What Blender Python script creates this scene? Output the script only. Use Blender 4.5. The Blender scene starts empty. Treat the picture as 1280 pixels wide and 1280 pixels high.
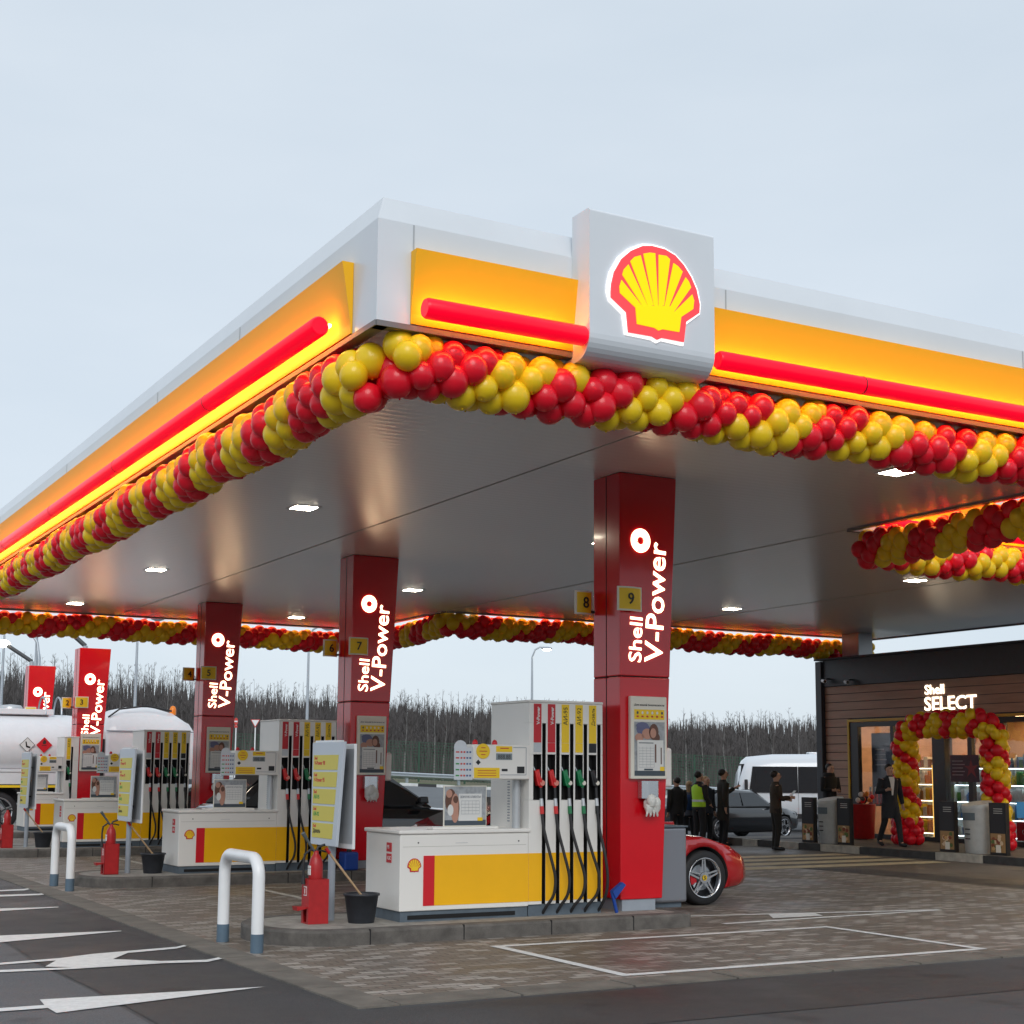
import bpy, bmesh, math, random
from mathutils import Vector, Matrix, noise
random.seed(7)
C = bpy.context.scene.collection
SC = bpy.context.scene
R = math.radians

# ---------------------------------------------------------------- camera
YAW, PITCH, ROLL = -0.510594, 0.129536, 0.007116
cam_d = bpy.data.cameras.new('camera'); cam = bpy.data.objects.new('camera', cam_d); C.objects.link(cam)
fw = Vector((-math.sin(YAW)*math.cos(PITCH), math.cos(YAW)*math.cos(PITCH), math.sin(PITCH)))
rt = fw.cross(Vector((0, 0, 1))).normalized(); up = rt.cross(fw)
cr, sr = math.cos(ROLL), math.sin(ROLL)
rt, up = cr*rt+sr*up, -sr*rt+cr*up
m = Matrix((rt, up, -fw)).transposed().to_4x4(); m.translation = Vector((0, 0, 1.65))
cam.matrix_world = m
cam_d.sensor_width = 36; cam_d.lens = 1823.16/1280*36
cam_d.shift_y = (726.02-640)/1280
cam_d.clip_start = .1; cam_d.clip_end = 3000
SC.camera = cam

# ---------------------------------------------------------------- sky and light
w = bpy.data.worlds.new('World'); SC.world = w; w.use_nodes = True
nt = w.node_tree; nt.nodes.clear()
def N(nt, t, **k):
    n = nt.nodes.new(t)
    for a, b in k.items(): setattr(n, a, b)
    return n
SUN_EL, SUN_AZ = R(36), R(200)
out = N(nt, 'ShaderNodeOutputWorld'); bg = N(nt, 'ShaderNodeBackground'); bg2 = N(nt, 'ShaderNodeBackground')
sky = N(nt, 'ShaderNodeTexSky', sky_type='NISHITA', sun_disc=False, sun_elevation=SUN_EL, sun_rotation=SUN_AZ)
bg.inputs['Strength'].default_value = 0.012
nt.links.new(sky.outputs[0], bg.inputs['Color'])
tc = N(nt, 'ShaderNodeTexCoord'); mp = N(nt, 'ShaderNodeMapping'); mp.inputs['Scale'].default_value = (1.3, 1.3, 4.2)
ns = N(nt, 'ShaderNodeTexNoise'); ns.inputs['Scale'].default_value = 1.4; ns.inputs['Detail'].default_value = 5; ns.inputs['Roughness'].default_value = .5
cr_ = N(nt, 'ShaderNodeValToRGB')
cr_.color_ramp.elements[0].position = .32; cr_.color_ramp.elements[0].color = (.575, .655, .735, 1)
cr_.color_ramp.elements[1].position = .7; cr_.color_ramp.elements[1].color = (.68, .745, .81, 1)
nt.links.new(tc.outputs['Generated'], mp.inputs[0]); nt.links.new(mp.outputs[0], ns.inputs['Vector'])
nt.links.new(ns.outputs['Fac'], cr_.inputs[0]); nt.links.new(cr_.outputs[0], bg2.inputs['Color'])
bg2.inputs['Strength'].default_value = 1.0
add = N(nt, 'ShaderNodeAddShader'); nt.links.new(bg.outputs[0], add.inputs[0]); nt.links.new(bg2.outputs[0], add.inputs[1])
nt.links.new(add.outputs[0], out.inputs['Surface'])
sun_d = bpy.data.lights.new('sun', 'SUN'); sun = bpy.data.objects.new('sun', sun_d); C.objects.link(sun)
sun_d.energy = 1.5; sun_d.angle = R(34); sun_d.color = (1, .97, .93)
sun.rotation_euler = (R(90)-SUN_EL, 0, R(-25))
SC.view_settings.view_transform = 'Standard'; SC.view_settings.look = 'None'
SC.view_settings.gamma = 1; SC.view_settings.exposure = 0.06; SC.view_settings.use_curve_mapping = False
try:
    SC.cycles.max_bounces = 8; SC.cycles.diffuse_bounces = 5; SC.cycles.transmission_bounces = 6; SC.cycles.glossy_bounces = 4
    SC.cycles.transparent_max_bounces = 12; SC.cycles.caustics_reflective = False; SC.cycles.caustics_refractive = False
    SC.cycles.sample_clamp_indirect = 4; SC.cycles.use_denoising = True
except Exception: pass

# ---------------------------------------------------------------- materials
MATS = {}
def mat(name, col, rough=.5, metal=0, emit=None, es=1, coat=0, var=0, vscale=8, bump=0, bscale=60, spec=None, alpha=None, stretch=None, rvar=0):
    """procedural material: base colour with optional noise variation and bump"""
    if name in MATS: return MATS[name]
    m = bpy.data.materials.new(name); m.use_nodes = True; MATS[name] = m
    nt = m.node_tree; p = nt.nodes['Principled BSDF']
    p.inputs['Base Color'].default_value = (*col, 1); p.inputs['Roughness'].default_value = rough
    p.inputs['Metallic'].default_value = metal; p.inputs['Coat Weight'].default_value = coat
    p.inputs['Coat Roughness'].default_value = .06
    if spec is not None: p.inputs['Specular IOR Level'].default_value = spec
    if emit: p.inputs['Emission Color'].default_value = (*emit, 1); p.inputs['Emission Strength'].default_value = es
    if alpha is not None: p.inputs['Alpha'].default_value = alpha
    if var or bump or rvar:
        tc = N(nt, 'ShaderNodeTexCoord'); mp = N(nt, 'ShaderNodeMapping')
        if stretch: mp.inputs['Scale'].default_value = stretch
        nt.links.new(tc.outputs['Object'], mp.inputs[0])
    if var or rvar:
        n = N(nt, 'ShaderNodeTexNoise'); n.inputs['Scale'].default_value = vscale; n.inputs['Detail'].default_value = 6; n.inputs['Roughness'].default_value = .6
        nt.links.new(mp.outputs[0], n.inputs['Vector'])
    if var:
        r = N(nt, 'ShaderNodeValToRGB'); e = r.color_ramp.elements
        e[0].position = .3; e[1].position = .7
        e[0].color = (*[max(0, c*(1-var)) for c in col], 1); e[1].color = (*[min(1, c*(1+var)) for c in col], 1)
        nt.links.new(n.outputs['Fac'], r.inputs[0]); nt.links.new(r.outputs[0], p.inputs['Base Color'])
    if rvar:
        mr = N(nt, 'ShaderNodeMapRange'); mr.inputs[1].default_value = .3; mr.inputs[2].default_value = .7
        mr.inputs[3].default_value = rough-rvar; mr.inputs[4].default_value = rough+rvar
        nt.links.new(n.outputs['Fac'], mr.inputs[0]); nt.links.new(mr.outputs[0], p.inputs['Roughness'])
    if bump:
        n2 = N(nt, 'ShaderNodeTexNoise'); n2.inputs['Scale'].default_value = bscale; n2.inputs['Detail'].default_value = 4
        nt.links.new(mp.outputs[0], n2.inputs['Vector'])
        b = N(nt, 'ShaderNodeBump'); b.inputs['Strength'].default_value = bump; b.inputs['Distance'].default_value = .02
        nt.links.new(n2.outputs['Fac'], b.inputs['Height']); nt.links.new(b.outputs[0], p.inputs['Normal'])
    return m
M_white = mat('white_paint', (.78, .79, .80), .32, var=.04, vscale=3, rvar=.06)
M_cladding = mat('canopy_white_cladding', (.66, .70, .74), .3, var=.03, vscale=1.2, coat=.2)
M_pumpwhite = mat('pump_white_enamel', (.82, .80, .76), .28, var=.012, vscale=2)
M_yellow = mat('yellow_enamel', (.95, .49, .003), .34, var=.03, vscale=3)
M_fasyellow = mat('fascia_yellow', (.92, .47, .01), .5, spec=.3)
M_red = mat('column_red_enamel', (.68, .003, .012), .2, var=.05, vscale=2, coat=.25)
M_redp = mat('red_panel', (.62, .01, .02), .35)
M_redext = mat('extinguisher_red', (.40, .012, .014), .4, var=.12, vscale=14)
M_dgrey = mat('dark_grey_plinth', (.10, .13, .16), .55, var=.15, vscale=10)
M_grey = mat('grey_steel_paint', (.32, .36, .41), .4, var=.05)
M_lgrey = mat('light_grey_metal', (.52, .54, .56), .35, metal=.4, var=.05)
M_steel = mat('galvanised_steel', (.45, .49, .53), .4, metal=.7, var=.12, vscale=20)
M_black = mat('black_plastic', (.012, .012, .014), .45)
M_rubber = mat('black_rubber', (.018, .018, .02), .6, var=.2, vscale=30)
M_bucket = mat('bucket_black_plastic', (.02, .023, .03), .5, var=.25, vscale=12)
M_dark = mat('deep_dark_recess', (.006, .006, .007), .8)
M_kerb = mat('kerb_concrete', (.12, .11, .10), .85, var=.38, vscale=5, bump=.35, bscale=90)
M_islandtop = mat('island_paving', (.30, .28, .25), .8, var=.25, vscale=9, bump=.3, bscale=60)
M_mark = mat('road_marking_white', (.70, .71, .70), .6, var=.12, vscale=16, bump=.2, bscale=140)
M_markd = mat('road_marking_worn', (.52, .50, .45), .65, var=.28, vscale=22)
M_markc = mat('crossing_cream', (.50, .42, .26), .65, var=.2, vscale=6)
M_tint = mat('tinted_rear_glass', (.01, .011, .013), .5, spec=.1)
M_glass = mat('dark_vehicle_glass', (.015, .02, .025), .04, spec=.9)
M_chrome = mat('chrome', (.8, .8, .8), .12, metal=1)
M_wood = mat('wood_handle', (.45, .3, .17), .6, var=.2, vscale=30)
M_paper = mat('paper_white', (.74, .74, .72), .6, var=.03)
M_cream = mat('cream_frame', (.80, .76, .66), .4)
M_ballr = mat('red_balloon_latex', (.90, .012, .032), .28, coat=.15, spec=.4)
M_bally = mat('yellow_balloon_latex', (1.0, .71, .02), .28, coat=.15, spec=.4)
for b in (M_ballr, M_bally):
    p = b.node_tree.nodes['Principled BSDF']
    nt_ = b.node_tree; tl = N(nt_, 'ShaderNodeBsdfTranslucent'); tl.inputs['Color'].default_value = p.inputs['Base Color'].default_value
    mx = N(nt_, 'ShaderNodeMixShader'); mx.inputs[0].default_value = .2
    nt_.links.new(p.outputs[0], mx.inputs[1]); nt_.links.new(tl.outputs[0], mx.inputs[2]); nt_.links.new(mx.outputs[0], nt_.nodes['Material Output'].inputs['Surface'])
M_tube = mat('red_light_tube', (.70, .0, .02), .3, emit=(1, .0, .02), es=.72, spec=.3)
M_strip = mat('warm_strip_lamp', (1, .8, .5), .5, emit=(1, .55, .10), es=20)
M_letter = mat('lit_letters', (.9, .9, .85), .4, emit=(1, .78, .48), es=3.6)
M_emw = mat('emblem_white_lit', (.9, .9, .9), .4, emit=(1, .93, .9), es=1.0)
M_emr = mat('emblem_red_lit', (.6, .03, .04), .35, emit=(1, .07, .08), es=.82, spec=.2)
M_emy = mat('emblem_yellow_lit', (.55, .42, .0), .35, emit=(1, .70, .0), es=.72, spec=.2)
M_sred = mat('sticker_red', (.55, .02, .03), .5); M_syel = mat('sticker_yellow', (.90, .60, .02), .5)
M_downl = mat('downlight_glow', (1, 1, 1), .5, emit=(1, .88, .68), es=48)
M_pby = mat('price_yellow', (.66, .56, .10), .45)
M_bluegrey = mat('blue_grey_frame', (.55, .60, .66), .4)
M_txtred = mat('ink_red', (.55, .05, .04), .6); M_txtgrn = mat('ink_green', (.05, .30, .07), .6)
M_txtblk = mat('ink_black', (.02, .02, .02), .6); M_txtgry = mat('ink_grey', (.30, .32, .36), .6)

# soffit: pale metal planks that mirror softly, spread along the plank joints
def soffit_mat():
    m = bpy.data.materials.new('soffit_planks'); m.use_nodes = True; nt = m.node_tree; p = nt.nodes['Principled BSDF']
    p.inputs['Base Color'].default_value = (.92, .88, .84, 1); p.inputs['Metallic'].default_value = .5; p.inputs['Roughness'].default_value = .26
    p.inputs['Anisotropic'].default_value = .75
    cx = N(nt, 'ShaderNodeCombineXYZ'); cx.inputs[0].default_value = 1; nt.links.new(cx.outputs[0], p.inputs['Tangent'])
    tc = N(nt, 'ShaderNodeTexCoord')
    w1 = N(nt, 'ShaderNodeTexWave', wave_type='BANDS', bands_direction='Y', wave_profile='SIN'); w1.inputs['Scale'].default_value = 2.2; w1.inputs['Distortion'].default_value = .15
    w2 = N(nt, 'ShaderNodeTexNoise'); mp = N(nt, 'ShaderNodeMapping'); mp.inputs['Scale'].default_value = (.15, 9, 1); w2.inputs['Scale'].default_value = 1.5
    nt.links.new(tc.outputs['Object'], w1.inputs[0]); nt.links.new(tc.outputs['Object'], mp.inputs[0]); nt.links.new(mp.outputs[0], w2.inputs[0])
    b1 = N(nt, 'ShaderNodeBump'); b1.inputs['Strength'].default_value = .05; b1.inputs['Distance'].default_value = .02
    b2 = N(nt, 'ShaderNodeBump'); b2.inputs['Strength'].default_value = .05; b2.inputs['Distance'].default_value = .02
    nt.links.new(w1.outputs['Fac'], b1.inputs['Height']); nt.links.new(w2.outputs['Fac'], b2.inputs['Height'])
    nt.links.new(b1.outputs[0], b2.inputs['Normal']); nt.links.new(b2.outputs[0], p.inputs['Normal'])
    return m
M_soffit = soffit_mat()

def brick_mat(name, c1, c2, mortar, scale, bw, rh, rough=.7, bias=0, rot=0, big=.25):
    m = bpy.data.materials.new(name); m.use_nodes = True; nt = m.node_tree; p = nt.nodes['Principled BSDF']
    tc = N(nt, 'ShaderNodeTexCoord'); mp = N(nt, 'ShaderNodeMapping'); mp.inputs['Rotation'].default_value = (0, 0, rot)
    nt.links.new(tc.outputs['Object'], mp.inputs[0])
    b = N(nt, 'ShaderNodeTexBrick'); b.inputs['Scale'].default_value = scale; b.inputs['Brick Width'].default_value = bw; b.inputs['Row Height'].default_value = rh
    b.inputs['Color1'].default_value = (*c1, 1); b.inputs['Color2'].default_value = (*c2, 1); b.inputs['Mortar'].default_value = (*mortar, 1)
    b.inputs['Mortar Size'].default_value = .006; b.inputs['Mortar Smooth'].default_value = .3; b.inputs['Bias'].default_value = bias
    nt.links.new(mp.outputs[0], b.inputs['Vector'])
    n = N(nt, 'ShaderNodeTexNoise'); n.inputs['Scale'].default_value = .6; n.inputs['Detail'].default_value = 5
    n2 = N(nt, 'ShaderNodeTexNoise'); n2.inputs['Scale'].default_value = 40; n2.inputs['Detail'].default_value = 3
    nt.links.new(tc.outputs['Object'], n.inputs[0]); nt.links.new(tc.outputs['Object'], n2.inputs[0])
    mr = N(nt, 'ShaderNodeMapRange'); mr.inputs[1].default_value = .3; mr.inputs[2].default_value = .7; mr.inputs[3].default_value = 1-big; mr.inputs[4].default_value = 1+big
    nt.links.new(n.outputs['Fac'], mr.inputs[0])
    mr2 = N(nt, 'ShaderNodeMapRange'); mr2.inputs[3].default_value = .75; mr2.inputs[4].default_value = 1.25; nt.links.new(n2.outputs['Fac'], mr2.inputs[0])
    mu = N(nt, 'ShaderNodeMath', operation='MULTIPLY'); nt.links.new(mr.outputs[0], mu.inputs[0]); nt.links.new(mr2.outputs[0], mu.inputs[1])
    vm = N(nt, 'ShaderNodeVectorMath', operation='SCALE'); nt.links.new(b.outputs['Color'], vm.inputs[0]); nt.links.new(mu.outputs[0], vm.inputs['Scale'])
    nt.links.new(vm.outputs[0], p.inputs['Base Color'])
    r2 = N(nt, 'ShaderNodeMapRange'); r2.inputs[1].default_value = .35; r2.inputs[2].default_value = .65; r2.inputs[3].default_value = rough-.22; r2.inputs[4].default_value = rough+.08
    nt.links.new(n.outputs['Fac'], r2.inputs[0]); nt.links.new(r2.outputs[0], p.inputs['Roughness'])
    bp = N(nt, 'ShaderNodeBump'); bp.inputs['Strength'].default_value = .5; bp.inputs['Distance'].default_value = .006; bp.invert = True
    nt.links.new(b.outputs['Fac'], bp.inputs['Height'])
    bp2 = N(nt, 'ShaderNodeBump'); bp2.inputs['Strength'].default_value = .3; bp2.inputs['Distance'].default_value = .004
    nt.links.new(n2.outputs['Fac'], bp2.inputs['Height']); nt.links.new(bp.outputs[0], bp2.inputs['Normal']); nt.links.new(bp2.outputs[0], p.inputs['Normal'])
    return m
M_paver = brick_mat('concrete_pavers', (.165, .138, .112), (.50, .47, .43), (.06, .052, .045), 1, .2, .1, rough=.62, bias=-.45)

def asphalt_mat(name, col, rough=.7, patch=.25):
    m = bpy.data.materials.new(name); m.use_nodes = True; nt = m.node_tree; p = nt.nodes['Principled BSDF']
    tc = N(nt, 'ShaderNodeTexCoord')
    n1 = N(nt, 'ShaderNodeTexNoise'); n1.inputs['Scale'].default_value = .35; n1.inputs['Detail'].default_value = 7; n1.inputs['Roughness'].default_value = .6
    n2 = N(nt, 'ShaderNodeTexNoise'); n2.inputs['Scale'].default_value = 130; n2.inputs['Detail'].default_value = 2
    n3 = N(nt, 'ShaderNodeTexVoronoi'); n3.inputs['Scale'].default_value = 160
    for n in (n1, n2, n3): nt.links.new(tc.outputs['Object'], n.inputs['Vector'])
    a = N(nt, 'ShaderNodeMapRange'); a.inputs[1].default_value = .3; a.inputs[2].default_value = .7; a.inputs[3].default_value = 1-patch; a.inputs[4].default_value = 1+patch
    b = N(nt, 'ShaderNodeMapRange'); b.inputs[1].default_value = .25; b.inputs[2].default_value = .75; b.inputs[3].default_value = .55; b.inputs[4].default_value = 1.5
    nt.links.new(n1.outputs['Fac'], a.inputs[0]); nt.links.new(n2.outputs['Fac'], b.inputs[0])
    n4 = N(nt, 'ShaderNodeTexNoise'); n4.inputs['Scale'].default_value = 1.7; n4.inputs['Detail'].default_value = 4; nt.links.new(tc.outputs['Object'], n4.inputs['Vector'])
    st = N(nt, 'ShaderNodeMapRange'); st.inputs[1].default_value = .60; st.inputs[2].default_value = .68; st.inputs[3].default_value = 1; st.inputs[4].default_value = .62; nt.links.new(n4.outputs['Fac'], st.inputs[0])
    m4 = N(nt, 'ShaderNodeMath', operation='MULTIPLY'); nt.links.new(st.outputs[0], m4.inputs[0]); nt.links.new(b.outputs[0], m4.inputs[1]); b = m4
    mu = N(nt, 'ShaderNodeMath', operation='MULTIPLY'); nt.links.new(a.outputs[0], mu.inputs[0]); nt.links.new(b.outputs[0], mu.inputs[1])
    vm = N(nt, 'ShaderNodeVectorMath', operation='SCALE'); vm.inputs[0].default_value = col; nt.links.new(mu.outputs[0], vm.inputs['Scale']); nt.links.new(vm.outputs[0], p.inputs['Base Color'])
    r = N(nt, 'ShaderNodeMapRange'); r.inputs[1].default_value = .35; r.inputs[2].default_value = .6; r.inputs[3].default_value = rough-.25; r.inputs[4].default_value = rough+.1
    nt.links.new(n1.outputs['Fac'], r.inputs[0]); nt.links.new(r.outputs[0], p.inputs['Roughness'])
    bp = N(nt, 'ShaderNodeBump'); bp.inputs['Strength'].default_value = .55; bp.inputs['Distance'].default_value = .006
    nt.links.new(n3.outputs['Distance'], bp.inputs['Height']); nt.links.new(bp.outputs[0], p.inputs['Normal'])
    return m
M_asph = asphalt_mat('asphalt', (.058, .059, .062), .72)
M_asph_new = asphalt_mat('fresh_dark_asphalt', (.040, .040, .042), .62, .5)
M_asph_old = asphalt_mat('old_pale_asphalt', (.095, .10, .108), .75, .15)
M_asph_br = asphalt_mat('brownish_asphalt', (.12, .102, .085), .66, .35)

# ---------------------------------------------------------------- mesh builder
class MB:
    def __init__(s): s.v = []; s.f = []; s.mi = []; s.sm = []
    def add(s, vs, fs, mi=0, sm=False):
        o = len(s.v); s.v += [tuple(v) for v in vs]
        for f in fs: s.f.append([i+o for i in f]); s.mi.append(mi); s.sm.append(sm)
        return s
    def box(s, a, b, mi=0):
        x0, y0, z0 = a; x1, y1, z1 = b
        return s.add([(x0,y0,z0),(x1,y0,z0),(x1,y1,z0),(x0,y1,z0),(x0,y0,z1),(x1,y0,z1),(x1,y1,z1),(x0,y1,z1)],
                     [(0,3,2,1),(4,5,6,7),(0,1,5,4),(1,2,6,5),(2,3,7,6),(3,0,4,7)], mi)
    def hexa(s, p, mi=0):   # 8 points: bottom 4 ccw, top 4 ccw
        return s.add(p, [(0,3,2,1),(4,5,6,7),(0,1,5,4),(1,2,6,5),(2,3,7,6),(3,0,4,7)], mi)
    def prism(s, poly, org, ex, ey, depth, mi=0):
        """flat polygon (2-D points) on the plane org+a*ex+b*ey, extruded by the vector depth (front face at org)"""
        org, ex, ey, d = Vector(org), Vector(ex), Vector(ey), Vector(depth); n = len(poly)
        A = [org+ex*a+ey*b for a, b in poly]; B = [p+d for p in A]
        return s.add(A+B, [tuple(range(n)), tuple(range(2*n-1, n-1, -1))]+[(i, (i+1) % n+0, (i+1) % n+n, i+n)[::-1] for i in range(n)], mi)
    def rings(s, rs, cap=True, mi=0, sm=True, close=True):
        n = len(rs[0]); o = []
        vs = [v for r in rs for v in r]; fs = []
        for k in range(len(rs)-1):
            for i in range(n if close else n-1):
                j = (i+1) % n; fs.append((k*n+i, k*n+j, (k+1)*n+j, (k+1)*n+i))
        s.add(vs, fs, mi, sm)
        if cap: s.add(rs[0], [tuple(range(n))[::-1]], mi); s.add(rs[-1], [tuple(range(n))], mi)
        return s
    def tube(s, pts, r, n=10, mi=0, cap=True):
        pts = [Vector(p) for p in pts]; rs = []
        rad = r if isinstance(r, (list, tuple)) else [r]*len(pts)
        t0 = (pts[1]-pts[0]).normalized(); a = t0.orthogonal().normalized()
        for i, p in enumerate(pts):
            t = (pts[min(i+1, len(pts)-1)]-pts[max(i-1, 0)]).normalized()
            a = (a-t*a.dot(t)).normalized(); b = t.cross(a)
            rs.append([p+rad[i]*(math.cos(2*math.pi*k/n)*a+math.sin(2*math.pi*k/n)*b) for k in range(n)])
        return s.rings(rs, cap, mi)
    def cyl(s, p0, p1, r, n=16, mi=0, r1=None):
        return s.tube([p0, p1], [r, r if r1 is None else r1], n, mi)
    def lathe(s, prof, c, n=20, mi=0, axis='z'):
        rs = []
        for r, z in prof:
            ring = []
            for k in range(n):
                a = 2*math.pi*k/n
                q = (r*math.cos(a), r*math.sin(a), z)
                if axis == 'y': q = (q[0], -q[2], q[1])
                if axis == 'x': q = (q[2], q[0], q[1])
                ring.append((c[0]+q[0], c[1]+q[1], c[2]+q[2]))
            rs.append(ring)
        return s.rings(rs, True, mi)
    def sphere(s, c, r, n=14, m_=8, mi=0, sc=(1, 1, 1)):
        rs = []
        for j in range(1, m_):
            t = math.pi*j/m_
            rs.append([(c[0]+r*sc[0]*math.sin(t)*math.cos(2*math.pi*k/n), c[1]+r*sc[1]*math.sin(t)*math.sin(2*math.pi*k/n), c[2]-r*sc[2]*math.cos(t)) for k in range(n)])
        s.rings(rs, False, mi)
        b = (c[0], c[1], c[2]-r*sc[2]); t_ = (c[0], c[1], c[2]+r*sc[2])
        s.add(rs[0]+[b], [(i+1 if i+1 < n else 0, i, n) for i in range(n)], mi, True)
        s.add(rs[-1]+[t_], [(i, (i+1) % n, n) for i in range(n)], mi, True)
        return s
    def build(s, name, mats, parent=None, bevel=0, bseg=2):
        if not isinstance(mats, (list, tuple)): mats = [mats]
        me = bpy.data.meshes.new(name); off = Vector((0, 0, 0)); p = parent
        while p is not None: off = off+p.location; p = p.parent
        me.from_pydata([tuple(Vector(v)-off) for v in s.v], [], s.f)
        for m in mats: me.materials.append(m)
        me.polygons.foreach_set('material_index', s.mi); me.polygons.foreach_set('use_smooth', s.sm)
        me.update()
        o = bpy.data.objects.new(name, me); C.objects.link(o)
        if parent: o.parent = parent
        if bevel:
            b = o.modifiers.new('bevel', 'BEVEL'); b.width = bevel; b.segments = bseg; b.limit_method = 'ANGLE'; b.angle_limit = R(40)
        return o
def tag(o, label=None, cat=None, group=None, kind=None):
    if label: o['label'] = label
    if cat: o['category'] = cat
    if group: o['group'] = group
    if kind: o['kind'] = kind
    return o
def thing(name, loc, label, cat, group=None):
    o = bpy.data.objects.new(name, None); C.objects.link(o); o.location = loc; o.empty_display_size = .2
    return tag(o, label, cat, group)
def copy_tree(o, parent=None):
    c = o.copy(); C.objects.link(c)
    if parent: c.parent = parent
    for ch in [x for x in C.objects if x.parent == o]: copy_tree(ch, c)
    return c
def rot_to(o, ang): o.rotation_euler = (0, 0, ang)
def text_mesh(txt, size, ext, offset=0, shear=0, space=1.0):
    cu = bpy.data.curves.new('t', 'FONT'); cu.body = txt; cu.size = size; cu.extrude = ext; cu.offset = offset; cu.shear = shear; cu.space_character = space
    cu.resolution_u = 3
    o = bpy.data.objects.new('t', cu); C.objects.link(o)
    dg = bpy.context.evaluated_depsgraph_get(); me = bpy.data.meshes.new_from_object(o.evaluated_get(dg))
    C.objects.unlink(o); bpy.data.objects.remove(o); bpy.data.curves.remove(cu)
    return me
def add_text(mb, txt, org, right, upv, height=None, width=None, ext=.004, offset=0, mi=0, space=1.0, shear=0):
    """lettering as mesh: baseline starts at org; capital height / total width fitted"""
    me = text_mesh(txt, 1, .01, offset, shear, space)
    if not me.vertices: return mb
    xs = [v.co.x for v in me.vertices]; ys = [v.co.y for v in me.vertices]
    x0, x1, y1 = min(xs), max(xs), max(ys); y1 = max(y1, .3)
    sy = (height/y1) if height else width/(x1-x0)
    sx = (width/(x1-x0)) if width else sy
    right, upv = Vector(right).normalized(), Vector(upv).normalized(); nn = right.cross(upv)
    vs = [Vector(org)+right*((v.co.x-x0)*sx)+upv*(v.co.y*sy)+nn*(v.co.z/.01*ext) for v in me.vertices]
    mb.add(vs, [tuple(p.vertices) for p in me.polygons], mi)
    bpy.data.meshes.remove(me)
    return mb
def P(d, px, z=0):
    """point at ground distance d along the view, px pixels (of 1280) right of the image's left edge"""
    u = (px-640)/1823.16*d
    return Vector((d*.4887+u*.8725, d*.8725-u*.4887, z))
Z = (0, 0, 1); X = (1, 0, 0); Y_ = (0, 1, 0)
# ================================================================ ground and background
def dip(x, y):
    """the yard behind the shop corner lies a little lower"""
    s = lambda t: (lambda q: q*q*(3-2*q))(max(0, min(1, t)))
    return -.27*s((y-26.6)/3.4)*s((x-17.6)/3.4)
def hz(d, u):
    x, y = d*.4887+u*.8725, d*.8725-u*.4887
    return hz0(d, u)+dip(x, y)*max(0, min(1, (75-d)/25))
def hz0(d, u):
    """height of the land: flat by the station, a low bank with the access road beyond it"""
    if d < 42: return 0.0
    t = min(1, (d-42)/36); t = t*t*(3-2*t)
    h = .80-.040*(u+6)
    h = max(-.15, min(1.5, h))
    return t*h
def DU(d, u, z=0): return (d*.4887+u*.8725, d*.8725-u*.4887, z)
def sheet(name, ds, us, matl, dz=0, kind='structure'):
    vs = []; fs = []
    for d in ds:
        for u in us: vs.append(DU(d, u, hz(d, u)+dz))
    n = len(us)
    for i in range(len(ds)-1):
        for j in range(n-1): fs.append((i*n+j, i*n+j+1, (i+1)*n+j+1, (i+1)*n+j))
    mb = MB(); mb.add(vs, fs, 0, True); o = mb.build(name, matl); tag(o, kind=kind); return o
US = [-400, -150, -80, -60, -50, -40, -32, -26, -20, -16, -12, -8, -5, -2]+list(range(0, 24))+[26, 30, 34, 38, 42, 46, 50, 55, 60]+[80, 150, 400]
sheet('ground', [-60, -20, 0, 20, 26, 28]+list(range(29, 46))+list(range(48, 80, 3))+[80, 84, 90, 110, 140, 200, 300, 500, 900], US, M_asph)
M_grass = mat('winter_grass', (.075, .11, .035), .95, var=.45, vscale=.8, bump=.6, bscale=12)
M_field = mat('dry_field_grass', (.11, .105, .06), .95, var=.35, vscale=.25, bump=.6, bscale=6)
M_road = mat('pale_access_road', (.12, .13, .14), .95, var=.12, vscale=.4)
sheet('access_road', [56, 60, 64, 68, 72, 76, 79.5], US, M_road, .02)
sheet('grass_verge', [80.0, 81, 84, 86, 88], US, M_grass, .12)
sheet('field', [88, 92, 110, 150, 250, 600], US, M_field, .09)
# far kerb, black and white
mb = MB()
for i in range(-46, 70):
    u0, u1 = i, i+1
    A, B = DU(79.6, u0), DU(79.6, u1); c, d_ = DU(79.9, u1), DU(79.9, u0)
    z0, z1 = hz(79.6, u0), hz(79.6, u1)
    mb.hexa([(A[0], A[1], z0-.1), (B[0], B[1], z1-.1), (c[0], c[1], z1-.1), (d_[0], d_[1], z0-.1),
             (A[0], A[1], z0+.17), (B[0], B[1], z1+.17), (c[0], c[1], z1+.17), (d_[0], d_[1], z0+.17)], i % 2)
tag(mb.build('road_kerb', [mat('kerb_white_paint', (.62, .64, .64), .7, var=.15, vscale=4), mat('kerb_black_paint', (.03, .032, .035), .7)]), kind='structure')

def flat(name, poly, matl, z, kind='structure'):
    mb = MB(); mb.add([(x, y, z) for x, y in poly], [tuple(range(len(poly)))]); o = mb.build(name, matl); tag(o, kind=kind); return o
flat('asphalt_old_lane', [(-8, 40), (-8, 2), (2.6, 2), (2.70, 8.78), (2.74, 9.68), (2.75, 10.95), (2.69, 13.12), (2.73, 14.62), (2.62, 15.88), (2.3, 20), (1.9, 40)], M_asph_old, .004)
flat('asphalt_new_strip', [(2.78, 9.0), (5.0, 8.2), (9.0, 8.15), (16, 8.3), (16, 9.55), (4.16, 9.5), (4.16, 46), (2.0, 46), (2.34, 20), (2.66, 15.88), (2.77, 14.62), (2.73, 13.12), (2.79, 10.95)], M_asph_new, .004)
flat('paving', [(4.5, 10.0), (15.4, 10.0), (16.9, 13.5), (17.0, 22), (17.2, 47), (4.5, 47)], M_paver, .006)
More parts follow.
